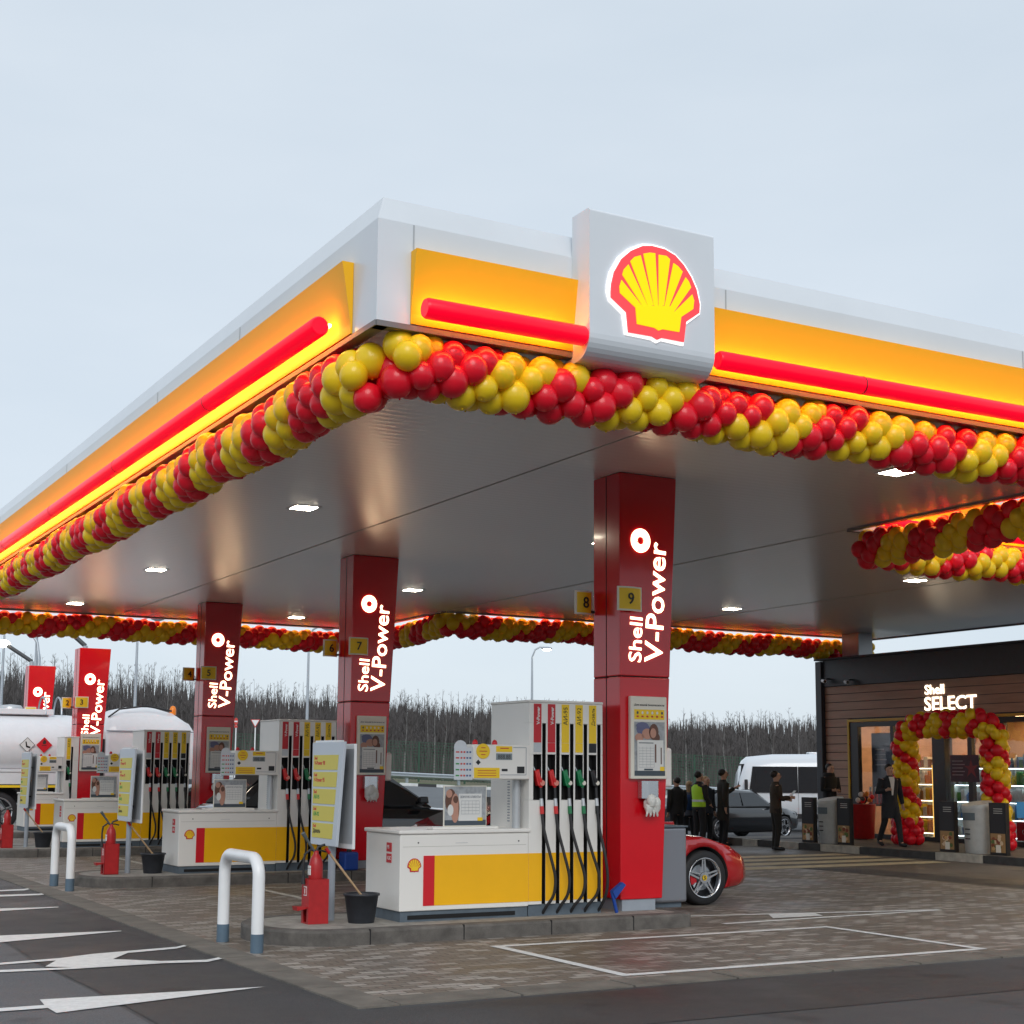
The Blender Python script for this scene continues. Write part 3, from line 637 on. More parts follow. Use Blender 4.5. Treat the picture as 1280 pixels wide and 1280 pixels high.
# ================================================================ balloons
bs = MB(); bs.sphere((0, 0, 0), 1, 18, 10, 0, (1, 1, 1.06)); 
def make_bal(m):
    mb = MB(); mb.sphere((0, 0, 0), 1, 18, 10, 0, (1, 1, 1.05)); mb.lathe([(.05, -1.04), (.07, -1.12), (.02, -1.10)], (0, 0, 0), 8)
    me = bpy.data.meshes.new('balloon'); me.from_pydata([tuple(v) for v in mb.v], [], mb.f); me.materials.append(m)
    me.polygons.foreach_set('use_smooth', [True]*len(mb.f)); me.update(); return me
BAL = [make_bal(M_ballr), make_bal(M_bally)]
def garland(label, path, ring, rad, step, period, group=None, twist=45, phase=0, jit=.12, near=100, seed=1, diag=.9, skip=None, cat='balloon garland'):
    """balloons in fours around a line; colours wind round it; the ones nearest the camera are separate parts, the others one part"""
    rg = random.Random(seed); path = [Vector(p) for p in path]
    mid = path[len(path)//2]; t = thing('balloon_garland', tuple(path[0]), label, cat, group)
    seg = [(b-a).length for a, b in zip(path, path[1:])]; T = sum(seg); n = int(T/step)
    items = []
    for i in range(n+1):
        s = min(i*step, T-1e-4); k = 0
        while s > seg[k]: s -= seg[k]; k += 1
        a, b = path[k], path[k+1]; c = a.lerp(b, s/seg[k]); tan = (b-a).normalized()
        u = tan.orthogonal().normalized() if abs(tan.z) > .9 else tan.cross(Vector((0, 0, 1))).normalized(); v = tan.cross(u)
        for j in range(4):
            ang = R(90*j+twist*i+rg.uniform(-9, 9)); fr = (ang/6.28318) % 1
            col = 1 if ((i*step/period)+fr+phase) % 1 < .5 else 0
            rr_ = ring*(1+rg.uniform(-jit, jit)*.6); q = c+u*rr_*math.cos(ang)+v*rr_*math.sin(ang)+tan*rg.uniform(-.02, .02)
            items.append((q, rad*(1+rg.uniform(-jit, jit)), col, Vector((math.cos(ang), math.sin(ang), 0))))
    camp = Vector((0, 0, 1.65))
    items.sort(key=lambda a: (a[0]-camp).length/a[1] if camp else 0)
    inview = lambda q: (lambda c: c.z < 0 and abs(c.x) < .37*-c.z)(cam.matrix_world.inverted() @ q)
    first = [a for a in items if inview(a[0])][:near]; ids = set(id(a) for a in first)
    for q, r, c, dv in first:
        o = bpy.data.objects.new('balloon', BAL[c]); C.objects.link(o); o.parent = t; o.location = q-Vector(t.location); o.scale = (r, r, r)
        o.rotation_euler = (rg.uniform(-.5, .5), rg.uniform(-.5, .5), rg.uniform(0, 6))
    rest = [a for a in items if id(a) not in ids]
    if rest:
        mb = MB()
        for q, r, c, dv in rest: mb.sphere(tuple(q), r, 12, 7, c)
        tag(mb.build('balloons', [M_ballr, M_bally], t), kind='stuff')
    return t
def sag(a, b, n, dz):
    a, b = Vector(a), Vector(b); out_ = []
    for i in range(n*6+1):
        f = i/(n*6); q = a.lerp(b, f); q.z -= dz*math.sin(math.pi*((f*n) % 1)) if i % 6 else 0; out_.append(q)
    return out_
GZ = 4.755
garland('red and yellow balloon garland under the canopy front edge, the largest and nearest one', sag((4.55, 9.95, GZ), (13.7, 9.95, GZ), 4, .04), .148, .121, .138, 1.3, seed=1, phase=.45)
garland('red and yellow balloon garland running down the left long edge of the canopy', [(4.42, 10.15, GZ-.10)]+sag((4.40, 10.9, GZ-.04), (4.42, 32.1, GZ), 7, .05), .145, .122, .138, 1.15, seed=2, phase=.55)
garland('orange-lit balloon garland along the far left edge of the canopy, above the tanker', sag((4.5, 32.42, GZ), (13.8, 32.42, GZ-.06), 3, .04), .14, .130, .15, 1.5, seed=3, phase=.2)
garland('short balloon garland on the notch of the far canopy edge, beside second red column', sag((13.98, 32.3, GZ-.1), (13.98, 27.7, GZ+.02), 1, .06), .14, .130, .15, 1.3, seed=4)
garland('balloon garland along the far canopy edge, between near red column and shop roof', sag((14.0, 27.72, GZ), (25.9, 27.72, GZ-.03), 4, .05), .14, .130, .15, 1.5, seed=5, phase=.3)
garland('balloon garland on the inner canopy edge at right, its near end round like a cluster', sag((13.95, 14.9, GZ-.05), (13.95, 10.0, GZ), 2, .03), .148, .122, .138, 1.2, seed=6, phase=.7)
garland('lower balloon garland at right hanging in front of the inner canopy light tube', sag((14.2, 15.05, GZ-.03), (25.8, 15.05, GZ), 5, .05), .142, .122, .138, 1.2, seed=7, phase=.4)
# ================================================================ islands, columns, pumps
YS = [13.48, 20.97, 28.6, 36.25, 43.9]     # front face of each column
POS = ['nearest', 'second', 'third', 'fourth', 'farthest']
def island(x0, x1, yf, label):
    t = thing('pump_island', ((x0+x1)/2, yf+.38, 0), label, 'island', 'raised kerbed pump islands')
    ya, yb = yf-.50, yf+1.22; r = (yb-ya)/2; yc = (ya+yb)/2
    def outline(inset, z):
        p = []; rr_ = r-inset
        for k in range(13):
            a = math.pi/2+math.pi*k/12; p.append((x0+r+rr_*math.cos(a)*.8-.0, yc+rr_*math.sin(a), z))
        rc = .25
        for k in range(7):
            a = -math.pi/2+math.pi/2*k/6; p.append((x1-rc+(rc-inset)*math.cos(a), ya+rc+(rc-inset)*math.sin(a), z))
        for k in range(7):
            a = math.pi/2*k/6; p.append((x1-rc+(rc-inset)*math.cos(a), yb-rc+(rc-inset)*math.sin(a), z))
        return p
    mb = MB(); mb.rings([outline(0, -.02), outline(0, .125), outline(.012, .142), outline(.03, .15), outline(.17, .15), outline(.17, .146)], False, 0, False); mb.build('kerb', M_kerb, t)
    mb = MB(); p = outline(.168, .147); mb.add(p, [tuple(range(len(p)))]); mb.build('paved_top', M_islandtop, t)
    mb = MB(); x = x0+1.1
    while x < x1-.3:
        mb = MB(); mb.box((x-.006, ya-.001, .0), (x+.006, ya+.03, .151)); mb.build('kerb_joint', M_dark, t)
        x += 1.0
    return t
island(4.66, 9.62, YS[0], 'nearest pump island, its rounded kerb end beside the nearest white bollard')
island(4.66, 9.62, YS[1], 'second pump island, behind the nearest one, with a rounded left end')
island(4.66, 9.62, YS[2], 'third pump island, far left with its end out of the picture')
island(6.0, 9.1, YS[3], 'fourth pump island in front of the white tank truck')

# ---- number plates and columns
def plate(parent, org, ex, nrm, w, h, txt, bulge=.03):
    org, ex, nrm = Vector(org), Vector(ex), Vector(nrm)
    n = 8; A = []; B = []
    for k in range(n+1):
        f = k/n; o = nrm*(bulge*math.sin(math.pi*f))
        A.append(org+ex*(w*f)+o); B.append(org+ex*(w*f)+o-nrm*.015)
    def shell(z0, z1, off, k0=0, k1=n+1):
        rs = []
        for k in range(k0, k1):
            a, b = A[k]+nrm*off, B[k]
            rs.append([a+Vector((0, 0, z0)), a+Vector((0, 0, z1)), b+Vector((0, 0, z1)), b+Vector((0, 0, z0))])
        return rs
    mb = MB(); mb.rings(shell(0, h, 0), True, 0, False); o = mb.build('number_plate', M_cream, parent)
    mb = MB()
    mb.rings([[a+nrm*.004+ex*(.0 if 0 < k < n else (.015 if k == 0 else -.015))+Vector((0, 0, z)) for z in (.018, h-.018)] for k, a in enumerate(A)], False, 0, False, close=False); mb.build('yellow_face', M_syel, o)
    mb = MB(); add_text(mb, txt, org+ex*(w*.36)+nrm*(bulge+.008)+Vector((0, 0, h*.28)), ex, Z, height=h*.46, ext=.003, offset=.012); mb.build('numeral', M_txtblk, o)
    return o
def column(x, yf, ztop, nums, label, k):
    t = thing('fuel_column', (x+.3, yf+.27, 0), label, 'column', 'tall red forecourt columns with lit lettering')
    y0, y1 = yf, yf+.55; zb = .27
    wt = .55+.23*(ztop-.25)/4.75; wz = lambda z: .55+(wt-.55)*(z-zb)/(ztop-zb)
    # shaft: lower and upper casing with a joint, recess on the left flank
    for name, z0, z1, col in (('lower_casing', zb, 2.695, M_red), ('upper_casing', 2.705, ztop-.003, M_red)):
        mb = MB(); mb.hexa([(x, y0, z0), (x+wz(z0), y0, z0), (x+wz(z0), y1, z0), (x, y1, z0), (x, y0, z1), (x+wz(z1), y0, z1), (x+wz(z1), y1, z1), (x, y1, z1)]); mb.build(name, col, t, .012)
    mb = MB(); mb.box((x-.003, y0+.272, zb+.01), (x+.01, y0+.284, ztop-.01)); mb.hexa([(x+.01, y0+.01, 2.69), (x+wz(2.7)-.01, y0+.01, 2.69), (x+wz(2.7)-.01, y1-.01, 2.69), (x+.01, y1-.01, 2.69), (x+.01, y0+.01, 2.71), (x+wz(2.7)-.01, y0+.01, 2.71), (x+wz(2.7)-.01, y1-.01, 2.71), (x+.01, y1-.01, 2.71)]); mb.build('joint', M_dark, t)
    mb = MB(); mb.box((x+.03, y0+.02, .145), (x+.47, y1-.03, zb+.002)); mb.build('plinth', M_grey, t, .004)
    # lettering reads upwards, parallel to the sloping right edge
    dz = ztop-5.0; sl = Vector((.047, 0, 1)).normalized(); upv = Vector((-1, 0, .047)).normalized(); f = Vector((x, y0-.002, 0))
    mb = MB(); add_text(mb, 'Shell', f+Vector((.275, 0, 2.86+dz)), sl, upv, width=.50, height=.165, ext=.004, offset=.006); mb.build('lettering', M_letter, t)
    mb = MB(); add_text(mb, 'V-Power', f+Vector((.59-.03, 0, 2.86+dz)), sl, upv, width=1.37, height=.235, ext=.004, offset=.008); mb.build('lettering', M_letter, t)
    # disc with a star-shaped hole
    cx, cz = x+.275, 4.235+dz; R1, R2 = .128, .056; n = 36; pin = []; pout = []
    for i in range(n):
        a = 2*math.pi*i/n; rr_ = R2*(1.42 if i % 3 == 0 else .80); pout.append((cx+R1*math.cos(a), cz+R1*1.06*math.sin(a))); pin.append((cx+rr_*math.cos(a+.25), cz+rr_*math.sin(a+.25)))
    mb = MB(); vs = [(a, y0-.014, b) for a, b in pout]+[(a, y0-.014, b) for a, b in pin]+[(a, y0-.001, b) for a, b in pout]+[(a, y0-.001, b) for a, b in pin]
    fs = []
    for i in range(n):
        j = (i+1) % n; fs += [(i, j, n+j, n+i), (i, 2*n+i, 2*n+j, j), (n+i, n+j, 3*n+j, 3*n+i)]
    mb.add(vs, fs); mb.build('disc', M_letter, t)
    if nums[1]:
        plate(t, (x-.08, y0-.075, 3.42+dz*.75), Vector((1, .0, 0)), Vector((0, -1, 0)), .32, .27, nums[1])
        mb = MB(); mb.box((x+.05, y0-.06, 3.44+dz*.75), (x+.11, y0+.002, 3.47+dz*.75)); mb.build('plate_bracket', M_black, t)
    if nums[0]:
        plate(t, (x-.27, y1-.04, 3.42+dz*.75), Vector((1, .12, 0)).normalized(), Vector((.12, -1, 0)).normalized(), .25, .27, nums[0])
        mb = MB(); mb.box((x-.1, y1-.03, 3.44+dz*.75), (x+.002, y1, 3.47+dz*.75)); mb.build('plate_bracket', M_black, t)
    return t
CX = [8.93, 8.90, 8.93, 8.20, 8.50]
column(CX[0], YS[0], 5.0, ('8', '9'), 'nearest red column, with number plates 8 and 9', 0)
column(CX[1], YS[1], 5.0, ('6', '7'), 'second red column from the right, with number plates 6 and 7', 1)
column(CX[2], YS[2], 5.0, ('4', '5'), 'third red column, the farthest one that reaches the canopy', 2)
column(CX[3], YS[3], 4.57, ('2', '3'), 'free-standing red column in front of the tank truck, sky above it', 3)
column(CX[4], YS[4], 4.60, ('', '1'), 'farthest red column, its foot hidden behind the white tank', 4)

# ---- information posters, glove dispensers
def poster_art(mb, o, w, h, kind):
    """mb materials: 0 paper 1 yellow 2 dark photo 3 skin 4 hat blue 5 white 6 grey 7 hair 8 red; o = lower left corner, faces -Y"""
    x, y, z = o
    def q(a, b, c, d, mi, k): mb.box((x+a*w, y-.0015*k, z+b*h), (x+c*w, y-.0015*k+.001, z+d*h), mi)
    def blob(cx, cz, rx, rz, mi, k, n=14):
        mb.prism([(cx*w+rx*w*math.cos(2*math.pi*i/n), cz*h+rz*h*math.sin(2*math.pi*i/n)) for i in range(n)], (x, y-.0015*k, z), X, Z, (0, .001, 0), mi)
    if kind == 'tall':
        q(.09, .72, .92, .84, 1, 1)
        for i in range(6): blob(.18+i*.135, .80, .028, .018, 5 if i % 5 else 2, 2); q(.15+i*.135, .745, .205+i*.135, .765, 8, 2)
        q(.09, .04, .93, .69, 6, 1); q(.09, .04, .93, .10, 2, 2)
        blob(.33, .60, .19, .075, 4, 3); blob(.44, .545, .15, .065, 3, 4); blob(.62, .57, .13, .10, 7, 4); blob(.60, .555, .085, .06, 3, 5); blob(.22, .50, .12, .05, 3, 4)
        blob(.3, .645, .17, .04, 4, 6); blob(.72, .50, .07, .05, 7, 3)
        q(.16, .10, .88, .47, 5, 6)
        for i in range(8): q(.20, .14+i*.033, .62, .144+i*.033, 6, 7)
        for i in range(5): q(.20+i*.105, .14, .204+i*.105, .39, 6, 7)
        q(.64, .2, .68, .42, 7, 7); q(.80, .18, .83, .38, 7, 7); q(.78, .10, .90, .15, 1, 8)
        q(.34, .105, .58, .125, 2, 8); q(.20, .43, .6, .44, 2, 7)
    else:
        q(.02, .03, .98, .97, 6, 1); q(.02, .03, .98, .16, 2, 2)
        blob(.16, .62, .13, .30, 7, 2); blob(.12, .80, .07, .10, 3, 3); blob(.26, .45, .10, .36, 3, 3); blob(.27, .66, .06, .09, 7, 4); blob(.15, .4, .07, .14, 5, 4)
        q(.34, .14, .88, .80, 5, 3)
        for i in range(5): q(.40, .30+i*.08, .82, .31+i*.08, 6, 4)
        for i in range(6): q(.40+i*.085, .30, .404+i*.085, .62, 6, 4)
        q(.78, .14, .90, .22, 1, 4)
PM = [M_paper, M_syel, mat('photo_dark', (.06, .08, .10), .5), mat('photo_skin', (.50, .26, .19), .5), mat('photo_hat_blue', (.13, .14, .25), .5), M_paper, mat('photo_pale_grey', (.36, .38, .40), .5, var=.25, vscale=20), mat('photo_hair_brown', (.13, .06, .04), .5), M_sred]
def info_poster(x, yf, label):
    t = thing('info_poster', (x+.36, yf-.02, 1.57), label, 'poster', 'information posters on the red columns')
    mb = MB(); mb.box((x+.10, yf-.06, 1.57), (x+.585, yf-.003, 2.48)); mb.build('frame', M_cream, t, .012, 3)
    mb = MB(); poster_art(mb, (x+.10, yf-.0615, 1.57), .485, .91, 'tall')
    mb.build('poster', PM, t)
    mb = MB(); add_text(mb, 'Для вашей безопасности', (x+.145, yf-.0625, 2.375), X, Z, width=.40, height=.022, ext=.0008, offset=.01); mb.build('lettering', M_txtblk, t)
def glove_box(x, yf, label):
    t = thing('glove_dispenser', (x+.34, yf-.07, 1.2), label, 'dispenser', 'glove dispensers below the column posters')
    mb = MB()
    rs = [[(x+.34+a*.115, yf-.003-.13*b, z) for a, b in ((-1, 0), (-1, .6), (-.6, 1), (.6, 1), (1, .6), (1, 0))] for z in (1.36, 1.55)]
    mb.rings(rs, True, 0, False); mb.build('holder', mat('brushed_steel', (.6, .62, .64), .25, metal=.9), t, .004)
    rg = random.Random(int(yf*7)); mb = MB()
    for i in range(7):
        a = i*1.1; mb.sphere((x+.34+.055*math.cos(a)+rg.uniform(-.02, .02), yf-.10+.03*math.sin(a), 1.29+rg.uniform(-.03, .05)), .055+rg.random()*.02, 8, 5, 0, (1, .8, 1.2))
    for i in range(4): mb.tube([(x+.28+i*.04, yf-.10, 1.26), (x+.27+i*.045, yf-.12, 1.2-.02*(i % 2)), (x+.265+i*.05, yf-.11, 1.165)], [.016, .014, .008], 6)
    mb.build('gloves', mat('thin_plastic_gloves', (.72, .72, .68), .35, bump=.6, bscale=40), t)
def side_dispenser(x, yf, label):
    t = thing('towel_dispenser', (x+.68, yf+.2, 1.6), label, 'dispenser', 'white towel dispensers on the right flank of the columns')
    w_ = .55+.23*(1.8-.25)/4.75
    mb = MB(); mb.box((x+w_+.003, yf+.08, 1.48), (x+w_+.13, yf+.36, 1.92)); mb.build('casing', M_pumpwhite, t, .03, 3)
for k in range(4):
    nm = POS[k]
    info_poster(CX[k], YS[k], 'framed safety poster with a photo of a couple, on the %s red column' % nm)
    if k < 3: glove_box(CX[k], YS[k], 'steel holder with bunched white gloves on the %s red column' % nm)
    if k < 2: side_dispenser(CX[k], YS[k], 'white rounded dispenser on the right flank of the %s red column' % nm)

# ---- fuel pumps, built around (0,0,0) = front left foot of the cabinet on the island
def pump(narrow=False):
    root = thing('fuel_pump', (0, 0, 0), '', 'fuel pump', 'fuel pumps with red and yellow bands')
    CW, TW, D, H = (1.48, .92, .84, 2.25) if not narrow else (.88, .34, .84, 2.25)
    X1, X2 = CW, CW+TW
    # cabinet
    mb = MB(); mb.box((.02, .02, -.005), (X1-.003, D-.02, .10)); mb.build('plinth', M_dgrey, root)
    mb = MB(); mb.box((.10, .012, .02), (X1-.15, .021, .06)); mb.build('plinth_slot', M_dark, root)
    mb = MB(); mb.box((0, 0, .102), (X1, D, .86)); cab = mb.build('cabinet', M_pumpwhite, root, .008)
    mb = MB(); mb.box((-.02, -.02, .862), (X1+.02, D+.02, .902)); mb.build('cabinet_top', M_pumpwhite, root, .012, 3)
    rx = .26 if not narrow else .26
    mb = MB(); mb.box((rx+.125, -.004, .15), (X1-.002, .002, .645)); mb.build('yellow_band', M_yellow, cab)
    mb = MB(); mb.box((rx, -.004, .15), (rx+.123, .002, .645)); mb.build('red_band', M_redp, cab)
    mb = MB(); emblem(mb, (.155, -.001, .555), X, Z, (0, -1, 0), .175, None, 0, 1, .003); mb.build('emblem', [M_sred, M_syel], cab)
    for lx in (.20, X1-.12):
        mb = MB(); mb.cyl((lx, -.004, .775), (lx, .002, .775), .008, 10); mb.build('lock', M_black, cab)
    mb = MB(); mb.box((.62, -.0015, .765), (.76, .001, .768)); mb.build('handle_groove', M_txtgry, cab)
    mb = MB(); mb.box((.03, -.0012, .735), (X1-.03, .001, .738)); mb.build('door_seam', mat('seam_shadow_grey', (.35, .33, .28), .6), cab)
    for z in (.57, .68):
        mb = MB(); mb.box((-.004, .20, z), (.001, .32, z+.09), 0); o = mb.build('sticker', M_sred, cab)
        mb = MB(); add_text(mb, 'АЗС' if z < .6 else '95', (-.0045, .30, z+.03), (0, -1, 0), Z, height=.035, ext=.0006, offset=.01); mb.build('sticker_text', M_paper, o)
    # tower
    mb = MB(); mb.box((X1+.01, .02, -.005), (X2-.01, D-.02, .115)); mb.build('tower_plinth', M_dgrey, root)
    nb = 5 if not narrow else 1; pitch = .173; xs0 = X1+.055
    # front built as frame pieces so that bays and hose slots are real recesses
    y_in = .10
    mb = MB(); mb.box((X1, y_in, .117), (X2, D, H-.03))
    segs = []; x = X1
    for i in range(nb):
        s0 = xs0+i*pitch+.105; segs.append((x, s0)); x = s0+.045
    segs.append((x, X2))
    for a, b in segs: mb.box((a, 0, .117), (b, y_in-.001, 1.195)); 
    for i in range(nb):      # around the nozzle bays
        a, b = segs[i]; bx0 = xs0+i*pitch-.003; bx1 = bx0+.098
        mb.box((a, 0, 1.197), (bx0, y_in-.001, 1.675)); 
        if b-bx1 > .002: mb.box((bx1, 0, 1.197), (b, y_in-.001, 1.675))
    a, b = segs[-1]; mb.box((a, 0, 1.197), (b, y_in-.001, 1.675))
    for a, b in segs: mb.box((a, 0, 1.677), (b, y_in-.001, 2.005))
    mb.box((X1, 0, 2.007), (X2, y_in-.001, H-.03))
    tower = mb.build('tower', M_pumpwhite, root)
    mb = MB(); mb.box((X1-.008, -.01, H-.028), (X2+.008, D+.01, H)); mb.build('tower_cap', M_pumpwhite, root, .01)
    mb = MB()
    for a, b in segs: mb.box((a+.001, -.004, .15), (b-.001, .001, .645))
    mb.build('yellow_band', M_yellow, tower)
    mb = MB(); mb.box((X1-.001, .03, .86), (X1+.001, .031, .87))
    for j in range(2):
        for i in range(26): mb.box((X1-.003, .30+j*.11, .96+i*.03), (X1+.001, .35+j*.11, .972+i*.03))
    mb.build('vent_slots', M_txtgry, tower)
    mb = MB(); mb.cyl((X1-.06, .16, .903), (X1-.06, .16, 1.41), .045, 14); mb.build('riser_tube', M_lgrey, root)
    cols = [('r', M_txtgry, M_lgrey), ('r', None, M_redp), ('y', None, M_yellow), ('y', None, M_yellow), ('y', None, M_black)]
    names = ['V-Power', 'V-Power', 'АИ-95', 'АИ-92', 'Дизель']
    M_nzr = mat('nozzle_red', (.65, .02, .02), .35); M_nzg = mat('nozzle_green', (.01, .20, .07), .35)
    for i in range(nb):
        bx = xs0+i*pitch; red = i < 2; j = i if not narrow else 3
        red = j < 2
        mb = MB(); mb.box((bx, -.005, 1.80), (bx+.092, .001, 2.21)); lab = mb.build('grade_label', M_sred if red else M_syel, tower)
        mb = MB(); mb.box((bx, -.005, 1.70), (bx+.092, .001, 1.797)); mb.build('grade_end', [M_lgrey, M_redp, M_syel, M_syel, M_black][j], lab)
        mb = MB(); add_text(mb, names[j], (bx+.07, -.006, 1.99), Z, (-1, 0, 0), width=.19, ext=.001, offset=.03 if red else .0)
        mb.build('label_text', M_paper if red else M_txtblk, lab)
        # recess back
        mb = MB(); mb.box((bx-.002, y_in-.012, 1.198), (bx+.094, y_in-.002, 1.674)); mb.box((bx-.0025, .0, 1.198), (bx-.0005, y_in-.012, 1.674)); mb.box((bx+.0925, .0, 1.198), (bx+.0945, y_in-.012, 1.674)); mb.build('nozzle_bay', M_dark, tower)
        mb = MB(); sx = segs[i][1]; mb.box((sx+.001, y_in-.008, .0), (sx+.044, y_in-.002, 2.004)); mb.box((sx+.0002, .0, .118), (sx+.0022, y_in-.01, 2.0)); mb.box((sx+.0428, .0, .118), (sx+.0448, y_in-.01, 2.0)); mb.build('hose_slot', M_dark, tower)
        # nozzle
        nm = M_nzr if red else (M_nzg if j < 4 else M_black); cxn = bx+.05
        mb = MB(); mb.tube([(cxn-.035, .06, 1.575), (cxn-.02, .045, 1.53), (cxn, .03, 1.48)], [.009, .010, .012], 8); sp = None
        mbb = MB(); mbb.hexa([(cxn+.0, -.015, 1.345), (cxn+.06, -.015, 1.335), (cxn+.06, .05, 1.335), (cxn+.0, .05, 1.345), (cxn-.035, -.005, 1.50), (cxn+.02, -.005, 1.52), (cxn+.02, .055, 1.52), (cxn-.035, .055, 1.50)])
        mbb.tube([(cxn-.01, .02, 1.50), (cxn+.03, .0, 1.40), (cxn+.045, .01, 1.33)], [.026, .03, .02], 8)
        body = mbb.build('nozzle', nm, root, .01, 2)
        mb.build('spout', M_steel, body)
        mb = MB(); mb.cyl((cxn+.05, -.022, 1.375), (cxn+.05, -.004, 1.375), .024 if not red else .03, 12); mb.build('nozzle_badge', M_cream if not red else mat('nozzle_face', (.75, .25, .2), .4), body)
        if not red or True:
            mb = MB(); mb.cyl((cxn+.045, .01, 1.34), (cxn+.045, .0, 1.195), .018, 10); mb.build('nozzle_stem', M_black, body)
        mb = MB(); mb.cyl((cxn+.045, .0, 1.21), (cxn+.046, -.012, 1.13), .021, 10); mb.build('hose_ferrule', M_lgrey, body)
        mb = MB(); mb.cyl((cxn+.046, -.012, 1.13), (cxn+.047, -.02, 1.05), .022, 10); mb.build('hose_sleeve', nm, body)
        rg = random.Random(i+3); bul = .05+.045*rg.random() if i < nb-1 else .02
        base = Vector((sx+.03, .03, .02)); topp = Vector((cxn+.047, -.02, 1.05)); pts = []
        ctrl = [topp, topp+Vector((.01, -.03, -.18)), topp+Vector((.035+bul*.3, -.08, -.42)), Vector((sx+.035+bul, -.12, .40)), Vector((sx+.035+bul*.9, -.10, .22)), Vector((sx+.04, -.03, .09)), base]
        for a in range(len(ctrl)-1):
            p0 = ctrl[max(a-1, 0)]; p1 = ctrl[a]; p2 = ctrl[a+1]; p3 = ctrl[min(a+2, len(ctrl)-1)]
            for s in range(6):
                u = s/6; pts.append(.5*((2*p1)+(-p0+p2)*u+(2*p0-5*p1+4*p2-p3)*u*u+(-p0+3*p1-3*p2+p3)*u**3))
        pts.append(base)
        mb = MB(); mb.tube(pts, [.0165]*len(pts), 9); mb.build('hose', M_rubber, root)
    # display head on the left of the tower, price sheet beside it
    dx0 = .80 if not narrow else .30
    mb = MB(); mb.box((dx0, -.02, 1.41), (X1-.002, .26, 1.77)); disp = mb.build('display_head', M_pumpwhite, root, .015, 3)
    w_ = X1-dx0
    mb = MB(); mb.box((dx0+.12, -.0235, 1.60), (dx0+.20, -.0205, 1.61)); 
    mb = MB()
    fx = lambda f: dx0+w_*f
    mb.box((fx(.40), -.0235, 1.612), (fx(.68), -.0205, 1.68)); mb.build('screen', mat('lcd_grey', (.22, .26, .28), .3), disp)
    mb = MB(); add_text(mb, '888.88', (fx(.43), -.0245, 1.622), X, Z, width=w_*.22, height=.045, ext=.0006); mb.build('screen_digits', M_txtblk, disp)
    mb = MB(); mb.box((fx(.40), -.0235, 1.695), (fx(.68), -.0205, 1.755)); mb.build('yellow_sticker', M_syel, disp); mb = MB(); mb.box((fx(.02), -.0245, 1.425), (fx(.46), -.0205, 1.53)); mb.build('yellow_sticker', M_syel, disp)
    mb = MB(); mb.cyl((fx(.17), -.03, 1.70), (fx(.17), -.0205, 1.70), .078, 24); mb.build('round_sticker', M_syel, disp)
    mb = MB()
    for zz, ww in ((1.735, .05), (1.70, .09), (1.665, .05)): mb.box((fx(.17)-ww/2, -.032, zz-.004), (fx(.17)+ww/2, -.0302, zz+.004))
    for zz in (1.50, 1.475, 1.45): mb.box((fx(.08), -.0262, zz-.003), (fx(.40), -.0247, zz+.003))
    mb.box((fx(.47), -.0245, 1.728), (fx(.62), -.0237, 1.738)); mb.build('sticker_print', M_txtred, disp)
    mb = MB(); mb.prism([(0, .028), (.028, 0), (0, -.028), (-.028, 0)], (fx(.09), -.0235, 1.585), X, Z, (0, .002, 0)); mb.box((fx(.50), -.0235, 1.495), (fx(.60), -.0205, 1.52)); mb.box((fx(.77), -.0235, 1.475), (fx(.90), -.0205, 1.545)); mb.build('keypad', M_black, disp)
    mb = MB()
    for (a, b, c, d) in ((.70, 1.74, .93, 1.746), (.925, 1.46, .933, 1.74), (.48, 1.455, .93, 1.461)): mb.box((fx(a), -.0235, b), (fx(c), -.0212, d))
    mb.build('outline', M_txtgry, disp)
    for f in (.08, .42):
        mb = MB(); mb.lathe([(.028, 1.771), (.03, 1.785), (.022, 1.81), (.006, 1.82)], (fx(f), .04, 0), 12); mb.build('signal_lamp', M_redp, disp)
    if not narrow:
        mb = MB(); mb.box((dx0-.215, -.022, 1.405), (dx0-.004, -.012, 1.735)); mb.prism([(.075*math.cos(k*math.pi/8), .075*math.sin(k*math.pi/8)) for k in range(16)], (dx0-.14, -.0115, 1.735), X, Z, (0, .004, 0)); ps = mb.build('price_sheet', mat('price_sheet_paper', (.62, .66, .70), .5), root)
        mbs = [MB(), MB(), MB()]
        for i in range(5):
            z = 1.685-i*.06; m3 = mbs[0] if i < 2 else mbs[1]
            m3.box((dx0-.20, -.0235, z-.004), (dx0-.16, -.0222, z+.010))
            for j in range(4): mbs[2 if j > 1 else 0].box((dx0-.145+j*.034, -.0235, z-.006), (dx0-.125+j*.034, -.0222, z+.012))
        mbs[0].build('print_red', M_txtred, ps); mbs[1].build('print_green', M_txtgrn, ps); mbs[2].build('print_blue', mat('ink_blue', (.06, .10, .25), .6), ps)
    return root
def label_pump(p, label): p['label'] = label; return p
PX = 6.27
pp = pump(); pp['label'] = 'nearest fuel pump, five hoses, white cabinet with yellow band beside column 8 and 9'
pp.location = (PX, YS[0]-.04, .15)
p2 = copy_tree(pp); p2.location = (PX-.02, YS[1]-.04, .15); p2['label'] = 'second fuel pump, right behind the middle price board'
p3 = copy_tree(pp); p3.location = (PX+.02, YS[2]-.04, .15); p3['label'] = 'third fuel pump with all five hoses in view, in front of the truck cab'
p4 = pump(True); p4.location = (7.05, YS[3]-.04, .15); p4['label'] = 'small narrow fuel pump with one hose, in front of the white tank'

